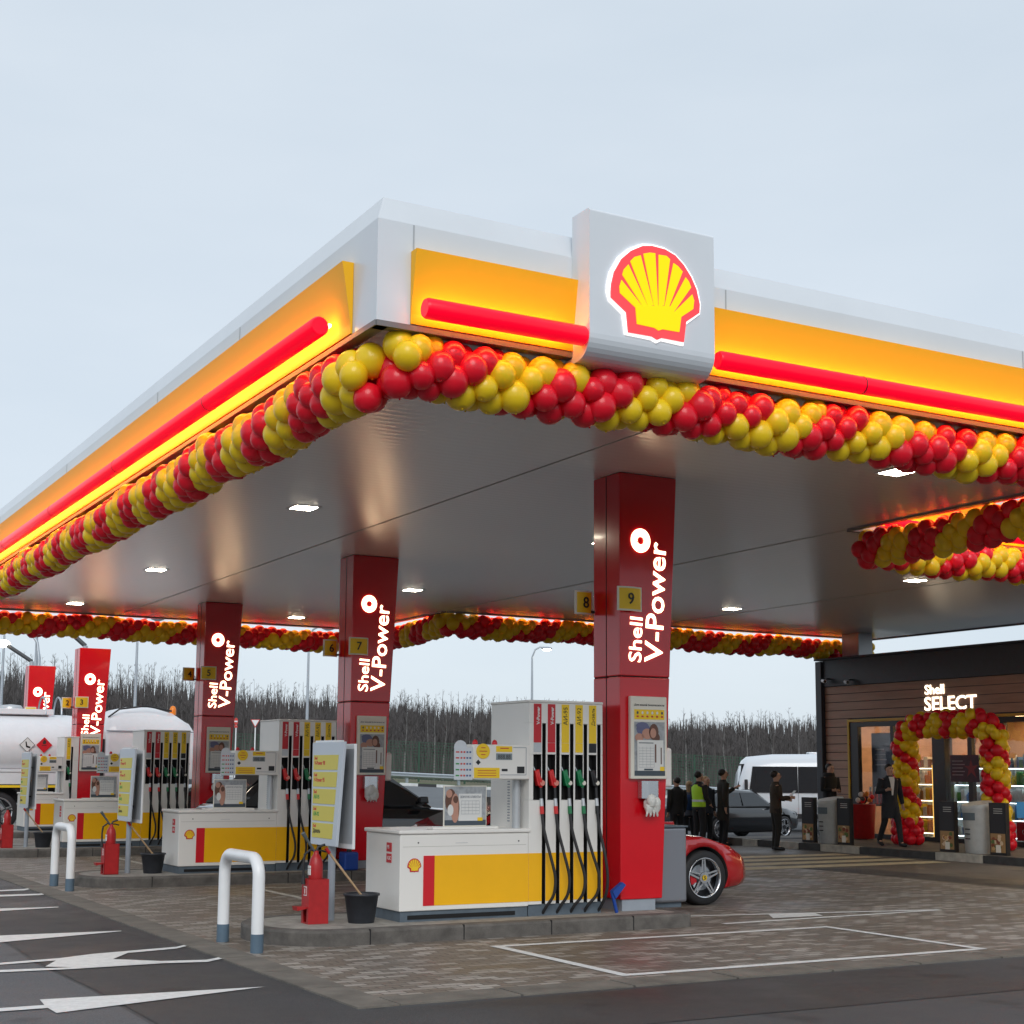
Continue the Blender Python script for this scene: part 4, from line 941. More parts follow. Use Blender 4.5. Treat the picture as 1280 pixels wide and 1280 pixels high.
# ---- standing poster on each cabinet
def desk_poster(x, y, w_, h_, label):
    t = thing('desk_poster', (x+w_/2, y, 1.055), label, 'poster', 'framed posters standing on the pump cabinets')
    mb = MB(); mb.box((x-.14, y-.04, 1.053), (x+w_+.12, y+.10, 1.075)); mb.build('foot', M_pumpwhite, t, .003)
    mb = MB(); mb.box((x, y, 1.076), (x+w_, y+.015, 1.076+h_)); mb.build('frame', M_cream, t, .003)
    mb = MB(); poster_art(mb, (x, y-.001, 1.076), w_, h_, 'wide'); mb.build('poster', PM, t)
    mb = MB(); add_text(mb, 'ДОРОГИЕ КЛИЕНТЫ!', (x+w_*.37, y-.009, 1.076+h_*.70), X, Z, width=w_*.48, height=.022, ext=.0008, offset=.01); mb.build('lettering', M_txtgry, t)
desk_poster(6.80, YS[0]+.06, .50, .42, 'white-framed poster of a couple standing on the nearest pump cabinet')
desk_poster(6.78, YS[1]+.06, .50, .42, 'white-framed poster standing on the second pump cabinet')
desk_poster(6.80, YS[2]+.06, .50, .42, 'small framed poster standing on the third pump cabinet')
desk_poster(7.15, YS[3]+.06, .45, .42, 'tiny framed poster on the narrow pump in front of the tank')

# ---- two-sided price board on a pole
def price_board():
    t = thing('price_board', (0, 0, 0), '', 'price board', 'yellow fuel price boards on poles')
    mb = MB(); mb.cyl((0, 0, -.005), (0, 0, 1.7), .038, 14); mb.build('pole', M_grey, t)
    # left face leans; wider at the top
    zt, zb = 1.78, .74; yA, yBt, yBb = .42, -.42, -.26
    def panel(x, d, m, name, par, inset=0, yBt=yBt, yBb=yBb):
        mb = MB(); i = inset
        mb.hexa([(x, yBb+i, zb+i), (x, yA-i, zb+i), (x+d, yA-i, zb+i), (x+d, yBb+i, zb+i), (x, yBt+i, zt-i), (x, yA-i, zt-i), (x+d, yA-i, zt-i), (x+d, yBt+i, zt-i)])
        return mb.build(name, m, par, .004 if not i else 0)
    p1 = panel(-.07, .03, M_bluegrey, 'front_panel', t); mb = MB()
    n = 5; hh = (zt-zb-.18)/n
    for k in range(n):
        z1 = zt-.13-k*hh; z0 = z1-hh+.022
        ya = lambda z: yBb+(yBt-yBb)*(z-zb)/(zt-zb)+.11
        mb.hexa([(-.074, ya(z0), z0), (-.074, yA-.045, z0), (-.0705, yA-.045, z0), (-.0705, ya(z0), z0), (-.074, ya(z1), z1), (-.074, yA-.045, z1), (-.0705, yA-.045, z1), (-.0705, ya(z1), z1)])
    pf = mb.build('price_fields', M_pby, p1)
    mr, mg, mk = MB(), MB(), MB()
    for k, (a, b, m_) in enumerate((('Shell', 'V-Power 98', mr), ('Shell', 'V-Power 95', mr), ('Shell', 'АИ-95', mg), ('Shell', 'АИ-92', mg), ('Shell', 'Дизель', mk))):
        z1 = zt-.13-k*hh
        add_text(mr, a, (-.0745, yA-.075, z1-.045), (0, -1, 0), Z, height=.03, ext=.0008, offset=.02)
        add_text(m_, b, (-.0745, yA-.075, z1-.10), (0, -1, 0), Z, height=.042, ext=.0008, offset=.025)
    mr.build('print_red', M_txtred, p1); mg.build('print_green', M_txtgrn, p1); mk.build('print_black', M_txtblk, p1)
    mb = MB(); mb.box((.05, -.40, zb-.02), (.08, yA, zt-.02)); mb.build('back_panel', M_white, t, .004)
    mb = MB(); mb.box((.048, -.40, zb+.03), (.0497, yA-.05, zt-.07)); mb.build('back_panel_inside', M_lgrey, t)
    mb = MB(); mb.box((-.04, -.02, zt-.06), (.05, .40, zt-.04)); mb.box((-.04, -.06, zt), (.08, yA, zt+.02)); mb.build('bracket', M_white, t)
    for z in (.95, 1.5):
        mb = MB(); mb.lathe([(.05, -.015), (.055, 0), (.05, .015)], (0, 0, z), 14); mb.build('pole_clamp', M_black, t)
    return t
pb = price_board(); pb.location = (5.75, YS[0]+.47, .147); pb['label'] = 'nearest price board on a grey pole beside the nearest fire extinguisher'
q = copy_tree(pb); q.location = (5.66, YS[1]+.45, .147); q['label'] = 'second price board, in front of the third pump hoses'
q = copy_tree(pb); q.location = (5.72, YS[2]+.45, .147); q['label'] = 'leftmost price board, in front of the narrow pump'

# ---- extinguishers in red boxes, sand buckets
def extinguisher():
    t = thing('fire_extinguisher', (0, 0, 0), '', 'fire extinguisher', 'red fire extinguishers on the island ends')
    mb = MB()
    w_ = .21; d = .19; H = .43
    mb.box((-w_/2, -d/2, 0), (w_/2, -d/2+.012, H)); mb.box((-w_/2, d/2-.012, 0), (w_/2, d/2, H)); mb.box((w_/2-.012, -d/2, 0), (w_/2, d/2, H))
    mb.box((-w_/2, -d/2, .15), (-w_/2+.012, d/2, H)); mb.box((-w_/2, -d/2, 0), (w_/2, d/2, .012)); mb.box((-w_/2, -.02-d/2+.02, .0), (-w_/2+.012, -d/2+.05, .15)); mb.box((-w_/2, d/2-.05, .0), (-w_/2+.012, d/2, .15))
    b = mb.build('stand_box', M_redext, t)
    mb = MB(); mb.hexa([(-w_/2-.10, -d/2+.03, .13), (-w_/2, -d/2+.03, .15), (-w_/2, d/2-.03, .15), (-w_/2-.10, d/2-.03, .13), (-w_/2-.11, -d/2+.03, .17), (-w_/2, -d/2+.03, .165), (-w_/2, d/2-.03, .165), (-w_/2-.11, d/2-.03, .17)]); mb.build('open_flap', M_redext, b)
    mb = MB(); mb.box((-w_/2-.003, -.04, .27), (-w_/2, .04, .36)); fr = mb.build('label_plate', M_paper, b)
    mb = MB(); mb.box((-w_/2-.005, -.035, .28), (-w_/2-.003, .035, .35)); mb.build('label_red', M_redext, fr); mb = MB(); mb.box((-w_/2-.007, -.008, .29), (-w_/2-.005, .008, .34)); mb.build('label_mark', M_paper, fr)
    mb = MB(); mb.lathe([(.02, .05), (.07, .06), (.07, .56), (.06, .62), (.035, .66), (.025, .675), (.025, .70), (.01, .705)], (0, 0, 0), 20); c = mb.build('cylinder', M_redext, t)
    mb = MB(); mb.box((-.0725, -.03, .47), (-.064, .03, .53)); mb.box((-.0725, -.03, .535), (-.064, .03, .56)); mb.build('instruction_label', M_paper, c, .0)
    mb = MB(); mb.tube([(0, 0, .69), (.02, 0, .74), (.09, 0, .76)], .013, 8); mb.tube([(0, 0, .70), (.05, 0, .705), (.11, 0, .69)], .009, 8); mb.build('valve_handle', M_black, c)
    mb = MB(); mb.tube([(0, 0, .70), (-.06, .0, .715), (-.115, .01, .67), (-.125, .015, .58), (-.12, .02, .46)], .012, 8); mb.tube([(-.12, .02, .46), (-.118, .02, .38)], [.014, .026], 8); mb.build('hose', M_rubber, c)
    mb = MB(); mb.tube([(-.02, 0, .70), (-.10, -.02, .80), (-.16, -.04, .88)], [.012, .014, .022], 8); mb.build('discharge_horn', mat('horn_grey', (.10, .12, .13), .5), c)
    return t
def bucket():
    t = thing('sand_bucket', (0, 0, 0), '', 'bucket', 'black sand buckets with shovels')
    mb = MB(); mb.lathe([(.128, 0), (.13, .005), (.168, .26), (.182, .265), (.182, .285), (.165, .287), (.158, .262), (.122, .02), (.02, .018)], (0, 0, 0), 28); b = mb.build('pail', M_bucket, t)
    mb = MB(); mb.lathe([(.150, .20), (.10, .215), (.02, .225)], (0, 0, 0), 20); mb.build('sand', mat('dark_sand', (.09, .08, .065), .95, bump=.5, bscale=90), b)
    mb = MB(); mb.tube([(.05, 0, .20), (-.14, .02, .44), (-.33, .05, .68)], .012, 8); s_ = mb.build('shovel_handle', M_wood, t)
    mb = MB(); mb.tube([(-.33, .05, .68), (-.37, .055, .73)], .018, 8); mb.build('grip', M_redext, s_)
    return t
ex = extinguisher(); ex.location = (5.50, YS[0]+.27, .148); ex['label'] = 'nearest red fire extinguisher in its red box, below the price board'
rot_to(ex, R(0))
q = copy_tree(ex); q.location = (5.36, YS[1]+.28, .148); q['label'] = 'second red fire extinguisher, beside the bollard and the second price board'
q = copy_tree(ex); q.location = (5.33, YS[2]+.28, .148); q['label'] = 'leftmost red fire extinguisher at the picture edge'
bk = bucket(); bk.location = (5.94, YS[0]+.14, .148); bk['label'] = 'nearest black bucket with a wooden shovel handle, left of the nearest cabinet'
q = copy_tree(bk); q.location = (5.98, YS[1]+.28, .148); q['label'] = 'second black bucket with a slanting handle, beside the second cabinet'
q = copy_tree(bk); q.location = (6.0, YS[2]+.28, .148); q['label'] = 'farthest black bucket, left of the further white bollard'

# ---- hoop bollards
def bollard(yc, label):
    t = thing('hoop_bollard', (4.6, yc, 0), label, 'bollard', 'white hoop bollards with blue-grey feet')
    pts = []; hw, H, r = .485, .84, .17; ra = .056
    pts = [(4.6, yc+hw, .17), (4.6, yc+hw, H-r)]
    for k in range(1, 8): a = math.pi/2*k/8; pts.append((4.6, yc+hw-r+r*math.cos(a), H-r+r*math.sin(a)))
    pts.append((4.6, yc+hw-r, H)); pts.append((4.6, yc-hw+r, H))
    for k in range(1, 8): a = math.pi/2+math.pi/2*k/8; pts.append((4.6, yc-hw+r+r*math.cos(a), H-r+r*math.sin(a)))
    pts += [(4.6, yc-hw, H-r), (4.6, yc-hw, .17)]
    mb = MB(); mb.tube(pts, ra, 20); mb.build('hoop', M_white, t)
    for s in (-1, 1):
        mb = MB(); mb.cyl((4.6, yc+s*hw, .0), (4.6, yc+s*hw, .172), ra+.003, 20); mb.build('foot', mat('bollard_foot_blue_grey', (.09, .14, .19), .45, var=.1), t)
bollard(13.36, 'nearest white hoop bollard on the paving, left of the nearest island')
bollard(20.8, 'farther white hoop bollard, beside the second extinguisher')

# ---- things beside the nearest column
t = thing('waste_bin', (9.7, 13.9, .15), 'tall grey metal waste bin right of the nearest red column', 'waste bin')
mb = MB(); mb.box((9.47, 13.62, .20), (9.92, 14.15, 1.03)); mb.build('casing', mat('bin_grey_metal', (.26, .27, .30), .35, metal=.5), t, .03, 3)
mb = MB(); mb.box((9.52, 13.67, .145), (9.87, 14.1, .2)); mb.build('plinth', M_dgrey, t)
mb = MB(); mb.box((9.46, 13.61, 1.032), (9.93, 14.16, 1.05)); mb.build('lid', M_dgrey, t)
t = thing('window_squeegee', (8.75, 13.6, .15), 'blue plastic squeegee leaning between the nearest pump and red column', 'squeegee')
M_bl = mat('blue_plastic', (.01, .06, .32), .4)
mb = MB(); mb.tube([(8.80, 13.36, .152), (8.74, 13.37, .38)], .02, 8); mb.build('handle', M_bl, t)
mb = MB(); mb.hexa([(8.73, 13.33, .38), (8.77, 13.33, .30), (8.77, 13.39, .30), (8.73, 13.39, .38), (8.86, 13.33, .47), (8.90, 13.33, .44), (8.90, 13.39, .44), (8.86, 13.39, .47)]); mb.build('blade_head', M_bl, t)
t = thing('washer_can', (8.62, 20.85, .15), 'blue container beside the second red column, behind the price board', 'container')
mb = MB(); mb.box((8.70, 20.6, .148), (8.93, 20.85, .42)); mb.build('tank', M_bl, t, .03, 3)
mb = MB(); mb.cyl((8.82, 20.72, .42), (8.82, 20.72, .46), .04, 12); mb.build('cap', M_black, t)
# ================================================================ shop
M_plank = mat('wood_cladding', (.38, .225, .16), .6, var=.14, vscale=2.5, stretch=(1, .35, 4), bump=.1, bscale=20)
M_dfas = mat('anthracite_fascia', (.030, .032, .040), .45, var=.1)
M_dframe = mat('dark_window_frame', (.02, .02, .024), .4)
shop = thing('shop_building', (24.2, 20, .15), 'low shop with brown plank walls, dark roof band and a lit glass front', 'building')
FX = 24.2; YN = 27.47; YF = 8.0
rg = random.Random(2)
mb = MB()
z = .15
while z < 3.74:   # pier left of the glass, in separate boards
    h = min(.198, 3.74-z); 
    if z < 2.90: mb.box((FX, 26.66, z+.007), (FX+.12+rg.random()*.003, YN, z+h-.007))
    else:
        y = YN; 
        while y > YF:
            L = 3.2; mb.box((FX-rg.random()*.003, max(YF, y-L)+.003, z+.007), (FX+.12, y, z+h-.007)); y -= L
    z += .2
mb.build('plank_wall', M_plank, shop)
mb = MB(); mb.box((FX+.06, 26.66, .15), (FX+.14, YN, 3.74)); mb.box((FX+.06, YF, 2.92), (FX+.14, 26.66, 3.74)); mb.build('backing_wall', M_dframe, shop)
mb = MB(); mb.box((FX-.05, YF, 3.745), (FX+.3, YN, 4.38)); mb.build('roof_band', M_dfas, shop)
mb = MB(); mb.box((FX-.12, YN+.003, .15), (FX+.3, 27.68, 4.36)); mb.build('corner_pilaster', M_dfas, shop, .01)
mb = MB(); mb.box((FX-.14, YF, 4.382), (36, 27.70, 4.43)); mb.build('roof', M_dfas, shop, .004)
mb = MB(); mb.box((FX+.303, 27.45, .15), (36, 27.62, 4.38)); mb.build('side_wall', M_plank, shop)
mb = MB(); mb.box((30.0, YF, .15), (30.15, 27.44, 4.3)); mb.build('back_wall', mat('shop_back_wall', (.30, .18, .09), .7), shop)
mb = MB(); mb.box((24.35, YF, .149), (30.0, 27.44, .165)); mb.build('shop_floor', mat('shop_floor_tile', (.28, .26, .24), .3), shop)
mb = MB(); mb.box((24.35, YF, 3.05), (30, 27.44, 3.10)); mb.build('ceiling', mat('shop_ceiling', (.5, .48, .44), .7), shop)
# yellow surround of the glass front, dark frames
mb = MB(); mb.box((FX-.05, 26.60, .16), (FX+.05, 26.66, 2.92)); mb.box((FX-.05, YF, 2.86), (FX+.05, 26.60, 2.92)); mb.build('yellow_surround', mat('surround_yellow', (.55, .33, .02), .45), shop, .003)
def frame_bar(y0, y1, z0, z1, x0=FX-.02, x1=FX+.10):
    mb = MB(); mb.box((x0, y0, z0), (x1, y1, z1)); mb.build('window_frame', M_dframe, shop, .004)
frame_bar(26.33, 26.6, .16, 2.855); frame_bar(25.15, 25.25, .3, 2.74); frame_bar(23.56, 23.93, .16, 2.74, FX-.05, FX+.2); frame_bar(22.80, 22.92, .16, 2.74)
frame_bar(21.9, 22.0, .16, 2.74); frame_bar(19.5, 19.6, .3, 2.74); frame_bar(YF, 26.33, 2.74, 2.855); frame_bar(YF, 26.33, .16, .26, FX+.0, FX+.11)
def glass_mat():
    m = bpy.data.materials.new('shop_glass'); m.use_nodes = True; nt = m.node_tree; nt.nodes.clear()
    o = N(nt, 'ShaderNodeOutputMaterial'); t = N(nt, 'ShaderNodeBsdfTransparent'); g = N(nt, 'ShaderNodeBsdfGlossy'); g.inputs['Roughness'].default_value = .02
    t.inputs['Color'].default_value = (.86, .88, .90, 1); lw = N(nt, 'ShaderNodeLayerWeight'); pw = N(nt, 'ShaderNodeMath', operation='POWER'); pw.inputs[1].default_value = 3; nt.links.new(lw.outputs['Facing'], pw.inputs[0]); f = N(nt, 'ShaderNodeMath', operation='MULTIPLY_ADD'); f.inputs[1].default_value = .55; f.inputs[2].default_value = .05; nt.links.new(pw.outputs[0], f.inputs[0]); x = N(nt, 'ShaderNodeMixShader')
    nt.links.new(f.outputs[0], x.inputs[0]); nt.links.new(t.outputs[0], x.inputs[1]); nt.links.new(g.outputs[0], x.inputs[2]); nt.links.new(x.outputs[0], o.inputs[0]); return m
M_sglass = glass_mat()
for a, b in ((25.25, 26.33), (23.93, 25.15), (22.92, 23.56), (22.0, 22.80), (19.6, 21.9), (YF, 19.5)):
    mb = MB(); mb.box((FX+.03, a, .265), (FX+.045, b, 2.738)); mb.build('window_pane', M_sglass, shop)
# name sign
def sign_text(txt, y, z, w_, h_, off): 
    mb = MB(); add_text(mb, txt, (FX-.012, y, z), (0, -1, 0), Z, width=w_, height=h_, ext=.006, offset=off); return mb.build('sign_lettering', mat('shop_sign_light', (1, .95, .85), .4, emit=(1, .88, .66), es=2.6), shop)
sign_text('Shell', 24.13, 3.42, .58, .21, .012); sign_text('SELECT', 24.15, 3.06, 1.53, .30, .012)
# ceiling lamps inside
M_inl = mat('shop_ceiling_lamp', (1, 1, 1), .5, emit=(1, .66, .32), es=17)
for x in (25.4, 27.2, 29.0):
    for y in (10, 13, 16, 19, 21.5, 24, 26.3):
        mb = MB(); mb.box((x-.3, y-.5, 3.02), (x+.3, y+.5, 3.045)); mb.build('ceiling_lamp', M_inl, shop)
# cameras on the band
for y, z in ((27.2, 3.9), (26.4, 3.84), (19.6, 4.02)):
    t = thing('security_camera', (FX-.15, y, z), 'small white security camera on the dark roof band%s' % (', by the corner' if y > 27 else ', second from the corner' if y > 26 else ', at the right picture edge'), 'camera')
    mb = MB(); mb.tube([(FX-.06, y, z+.02), (FX-.2, y, z+.02)], .02, 8); mb.build('bracket', M_black, t)
    mb = MB(); mb.cyl((FX-.18, y+.14, z-.02), (FX-.28, y-.06, z-.05), .045, 12); mb.build('camera_body', M_white, t)
    mb = MB(); mb.cyl((FX-.28, y-.06, z-.05), (FX-.29, y-.075, z-.053), .035, 12); mb.build('lens', M_black, t)
# interior fittings
GOODS = [mat('goods_%s' % n, c, .45) for n, c in (('red', (.5, .03, .02)), ('yellow', (.75, .5, .03)), ('white', (.7, .7, .68)), ('blue', (.05, .18, .45)), ('green', (.08, .3, .08)), ('brown', (.30, .14, .05)), ('black', (.03, .03, .03)), ('orange', (.7, .25, .03)))]
M_shelf = mat('shelf_white', (.6, .6, .58), .5); M_shelflight = mat('shelf_light', (1, 1, 1), .5, emit=(1, .80, .5), es=9); M_coolight = mat('cooler_light', (1, 1, 1), .5, emit=(.8, .95, 1), es=9)
def shelf_unit(x, y0, y1, label, nsh=5, pal=None, lit=M_shelflight, H=2.0, name='display_shelf'):
    t = thing(name, (x, (y0+y1)/2, .165), label, 'shelf'); rg = random.Random(int(x*10+y0*7)); pal = pal or list(range(8))
    mb = MB(); mb.box((x+.30, y0, .166), (x+.33, y1, H)); mb.box((x, y0, .166), (x+.30, y0+.03, H)); mb.box((x, y1-.03, .166), (x+.30, y1, H)); mb.build('carcass', M_shelf, t)
    for k in range(nsh):
        z = .3+(H-.5)*k/(nsh-1) if nsh > 1 else .9
        mb = MB(); mb.box((x, y0+.031, z-.02), (x+.299, y1-.031, z)); mb.build('shelf_board', M_shelf, t)
        mb = MB(); mb.box((x+.02, y0+.04, z-.034), (x+.045, y1-.04, z-.022)); mb.build('shelf_lamp', lit, t)
        mb = MB(); y = y0+.05
        while y < y1-.12:
            w_ = rg.uniform(.06, .14); h = rg.uniform(.14, .30)*(1 if nsh < 6 else .8); c = rg.choice(pal)
            if rg.random() < .5: mb.box((x+.05, y, z+.001), (x+.22, y+w_-.012, z+h), c)
            else: mb.lathe([(w_*.42, 0), (w_*.42, h*.7), (w_*.15, h*.85), (w_*.15, h)], (x+.12, y+w_/2, z+.001), 8, c)
            y += w_
        tag(mb.build('goods', GOODS, t), kind='stuff')
shelf_unit(25.4, 25.05, 25.75, 'lit shelf of goods seen through the leftmost shop window', pal=[0, 1, 2, 5, 7])
shelf_unit(25.1, 22.9, 24.25, 'cool white shelf of bottles behind the balloon arch door', lit=M_coolight, pal=[2, 3, 4, 2])
shelf_unit(25.2, 21.75, 22.85, 'shelf of packets behind the dark door poster', lit=M_coolight, pal=[2, 3, 4, 1])
shelf_unit(24.9, 18.6, 21.7, 'warm lit bakery shelf right of the balloon arch', lit=M_shelflight, pal=[5, 7, 1, 5, 6], H=2.0)
t = thing('light_column', (24.9, 24.45, .166), 'glowing yellow upright panel just inside the door, left of the door post', 'display')
mb = MB(); mb.box((24.82, 24.50, .166), (24.92, 24.62, 1.9)); mb.build('housing', M_cream, t)
mb = MB(); mb.box((24.812, 24.51, .2), (24.819, 24.61, 1.85)); mb.build('light_panel', mat('amber_light', (1, .6, .1), .5, emit=(1, .55, .12), es=1.6), t)
t = thing('door_poster', (24.15, 23.0, 1.75), 'dark purple poster hanging on the glass shop door', 'poster')
mb = MB(); mb.box((24.17, 22.60, 1.48), (24.18, 23.42, 2.06)); mb.build('sheet', mat('poster_purple', (.05, .012, .03), .5, var=.3, vscale=6), t)
mb = MB()
for k in range(5): mb.box((24.167, 23.05-.05*(k % 2), 1.62+k*.075), (24.1695, 23.36, 1.64+k*.075))
mb.build('print', mat('poster_print_grey', (.30, .25, .27), .6), t)
mb = MB(); mb.prism([(0, .2), (.05, .05), (.2, .08), (.08, -.03), (.14, -.2), (0, -.08), (-.12, -.18), (-.07, -.02), (-.2, .06), (-.05, .05)], (24.1688, 22.82, 1.77), (0, -1, 0), Z, (.001, 0, 0)); mb.build('picture', mat('poster_picture_red', (.22, .02, .03), .5), t)
t = thing('window_display', (24.3, 20.9, .3), 'low blue bottle display above a red box at the right window', 'display')
mb = MB(); mb.box((24.32, 20.2, .75), (24.36, 21.75, 1.08)); mb.build('blue_panel', mat('display_blue', (.05, .3, .6), .5, emit=(.15, .5, .9), es=.35), t)
mb = MB(); mb.lathe([(.06, 0), (.06, .15), (.02, .2), (.02, .26)], (24.30, 21.45, .78), 10); mb.build('bottle', mat('bottle_blue', (.02, .2, .5), .2), t)
mb = MB(); mb.box((24.30, 20.2, .28), (24.45, 21.75, .66)); mb.build('red_box', M_sred, t)
mb = MB(); add_text(mb, 'СКИДКИ', (24.297, 21.6, .42), (0, -1, 0), Z, height=.09, ext=.001); mb.build('print', M_paper, t)
t = thing('menu_light_box', (27.8, 20, 2.3), 'orange lit wall panel high inside the shop at right', 'display')
mb = MB(); mb.box((27.8, 18.0, 2.05), (27.9, 22.1, 2.75)); mb.build('casing', M_dframe, t); mb = MB(); mb.box((27.79, 18.05, 2.1), (27.797, 22.05, 2.7)); mb.build('light_face', mat('orange_light', (1, .5, .1), .5, emit=(1, .46, .10), es=.75), t)

t = thing('window_reflection', (24.6, 26.0, .93), 'tall blue-grey banner painted on a sheet inside the leftmost shop window', 'reflection')
mb = MB(); mb.box((24.60, 25.62, .95), (24.63, 26.32, 2.60)); mb.build('sheet', mat('reflection_blue_grey', (.16, .21, .28), .5, var=.2, vscale=3), t)  # the pane's blue-grey reflection is put into this sheet's colour
mb = MB()
for k in range(4): mb.box((24.595, 25.9-.04*k, 2.2-k*.12), (24.599, 26.2, 2.23-k*.12))
mb.build('print', M_bluegrey, t)  # pale bars belong to the painted reflection
t = thing('yellow_pendant', (24.9, 25.35, 1.7), 'glowing yellow sign shape behind the leftmost window pane', 'sign')
mb = MB(); mb.box((24.9, 25.25, 1.35), (24.95, 25.6, 2.45)); mb.build('panel', mat('pale_warm_panel', (.5, .35, .25), .5, emit=(1, .55, .3), es=.35), t)
mb = MB(); mb.prism([(-.1, 0), (.1, 0), (.08, .25), (0, .42), (-.08, .25)], (24.897, 25.42, 1.55), (0, -1, 0), Z, (.002, 0, 0)); mb.build('emblem_light', mat('yellow_light', (1, .8, .05), .5, emit=(1, .75, .05), es=1.4), t)
t = thing('hanging_ornament', (24.7, 23.0, 2.5), 'pair of hanging orange paper decorations behind the arch top', 'decoration')
for y in (23.25, 22.75):
    mb = MB(); mb.sphere((24.7, y, 2.42), .14, 10, 6, 0, (.5, 1, 1)); mb.build('ball', GOODS[7], t)
    mb = MB(); mb.cyl((24.7, y, 2.55), (24.7, y, 3.04), .008, 6); mb.build('string', M_black, t)
# ---- in front of the shop
def food_stand(y0, label):
    t = thing('poster_stand', (21.5, y0, .15), label, 'poster stand', 'dark food poster stands on the shop pavement')
    mb = MB(); mb.box((21.46, y0-.40, .15), (21.56, y0, 1.12)); b = mb.build('board', M_black, t, .004)
    y1 = y0; 
    mb = MB(); mb.box((21.453, y0-.375, .55), (21.459, y0-.025, 1.08), 0); mb.box((21.453, y0-.375, .20), (21.459, y0-.025, .55), 1)
    rg = random.Random(int(y0*10))
    for k in range(16): 
        c = (21.4525-.001*(k+1)); a = y0-rg.uniform(.08, .32); z = rg.uniform(.26, .50)
        mb.prism([(.045*math.cos(i*.785)*rg.uniform(.7, 1.3), .04*math.sin(i*.785)*rg.uniform(.7, 1.3)) for i in range(8)], (c, a, z), (0, -1, 0), Z, (.0008, 0, 0), 2+k % 4)
    mb.build('food_picture', [mat('poster_night', (.02, .02, .025), .5), mat('poster_table', (.38, .22, .09), .5), mat('food_bread', (.62, .36, .14), .5), mat('food_cream', (.72, .55, .36), .5), mat('food_meat', (.25, .06, .03), .5), mat('food_leaf', (.10, .16, .04), .5)], b)
    mb = MB(); mb.box((21.43, y0-.28, .20), (21.44, y0-.17, .34)); mb.build('emblem_tag', M_cream, b)
    mb = MB()
    for k in range(3): mb.box((21.448, y0-.33, .92+k*.04), (21.4525, y0-.12, .933+k*.04))
    mb.build('print', mat('poster_white_print', (.5, .5, .48), .5), b)
food_stand(25.20, 'food poster stand farthest left on the pavement, left of a grey bin')
food_stand(24.06, 'food poster stand right of the left grey bin, by the hooded person')
food_stand(21.13, 'food poster stand in front of the arch door, left of the right bin')
food_stand(19.86, 'food poster stand at far right, touching the right grey bin')
def litter_bin(y, label):
    t = thing('litter_bin', (21.6, y, .15), label, 'litter bin', 'round grey litter bins on the shop pavement')
    M_b = mat('bin_pale_grey', (.46, .47, .46), .5, var=.08)
    mb = MB(); mb.lathe([(.225, 0), (.235, .01), (.275, .80), (.275, .83)], (21.6, y, .15), 24); b = mb.build('drum', M_b, t)
    mb = MB(); n = 24; mb.rings([[(21.6+.287*math.cos(2*math.pi*k/n), y+.287*math.sin(2*math.pi*k/n), z_) for k in range(n)] for z_ in (.98, 1.05)]+[[(21.6+.28*math.cos(2*math.pi*k/n), y+.28*math.sin(2*math.pi*k/n), 1.10+.05*math.cos(2*math.pi*k/n)) for k in range(n)]]); mb.build('lid', M_b, t)
    mb = MB(); mb.rings([[(21.6+.279*math.cos(math.pi+a), y+.279*math.sin(math.pi+a), z_) for a in [k*.12-.6 for k in range(11)]] for z_ in (.78, .92)], False, close=False); mb.build('opening', mat('bin_opening', (.10, .13, .15), .4), t)
    mb = MB()
    for k in range(3): mb.box((21.326, y-.05, .42+k*.09), (21.345, y+.06, .44+k*.09))
    mb.build('print', M_black, b)
litter_bin(24.42, 'left grey litter bin, in front of the hooded person')
litter_bin(20.28, 'right grey litter bin, in front of the balloon arch right leg')
t = thing('red_display_bin', (23.6, 25.5, .15), 'red promotional bin full of goods left of the balloon arch foot', 'display bin')
mb = MB(); mb.lathe([(.24, .02), (.26, .04), (.30, .78), (.31, .80)], (23.55, 25.55, .15), 22); mb.build('tub', M_redext, t)
mb = MB(); rg = random.Random(4)
for i in range(14): mb.sphere((23.55+rg.uniform(-.2, .2), 25.55+rg.uniform(-.2, .2), .98+rg.uniform(0, .22)), .06, 7, 5, i % 4)
tag(mb.build('goods', [M_redp, GOODS[6], GOODS[7], GOODS[2]], t), kind='stuff')
t = thing('bottle_row', (23.9, 25.9, 1.2), 'row of white-capped bottles on the ledge of the leftmost shop window', 'bottles')
mb = MB(); mb.box((24.28, 25.3, .9), (24.5, 26.3, .93)); mb.build('ledge', M_dframe, t)
for k in range(5):
    mb = MB(); mb.lathe([(.05, 0), (.05, .22), (.02, .3), (.02, .34)], (24.38, 26.15-k*.18, .932), 10); b = mb.build('bottle', GOODS[0], t)
    mb = MB(); mb.lathe([(.03, .30), (.03, .40), (.01, .41)], (24.38, 26.15-k*.18, .932), 8); mb.build('cap', M_paper, b)
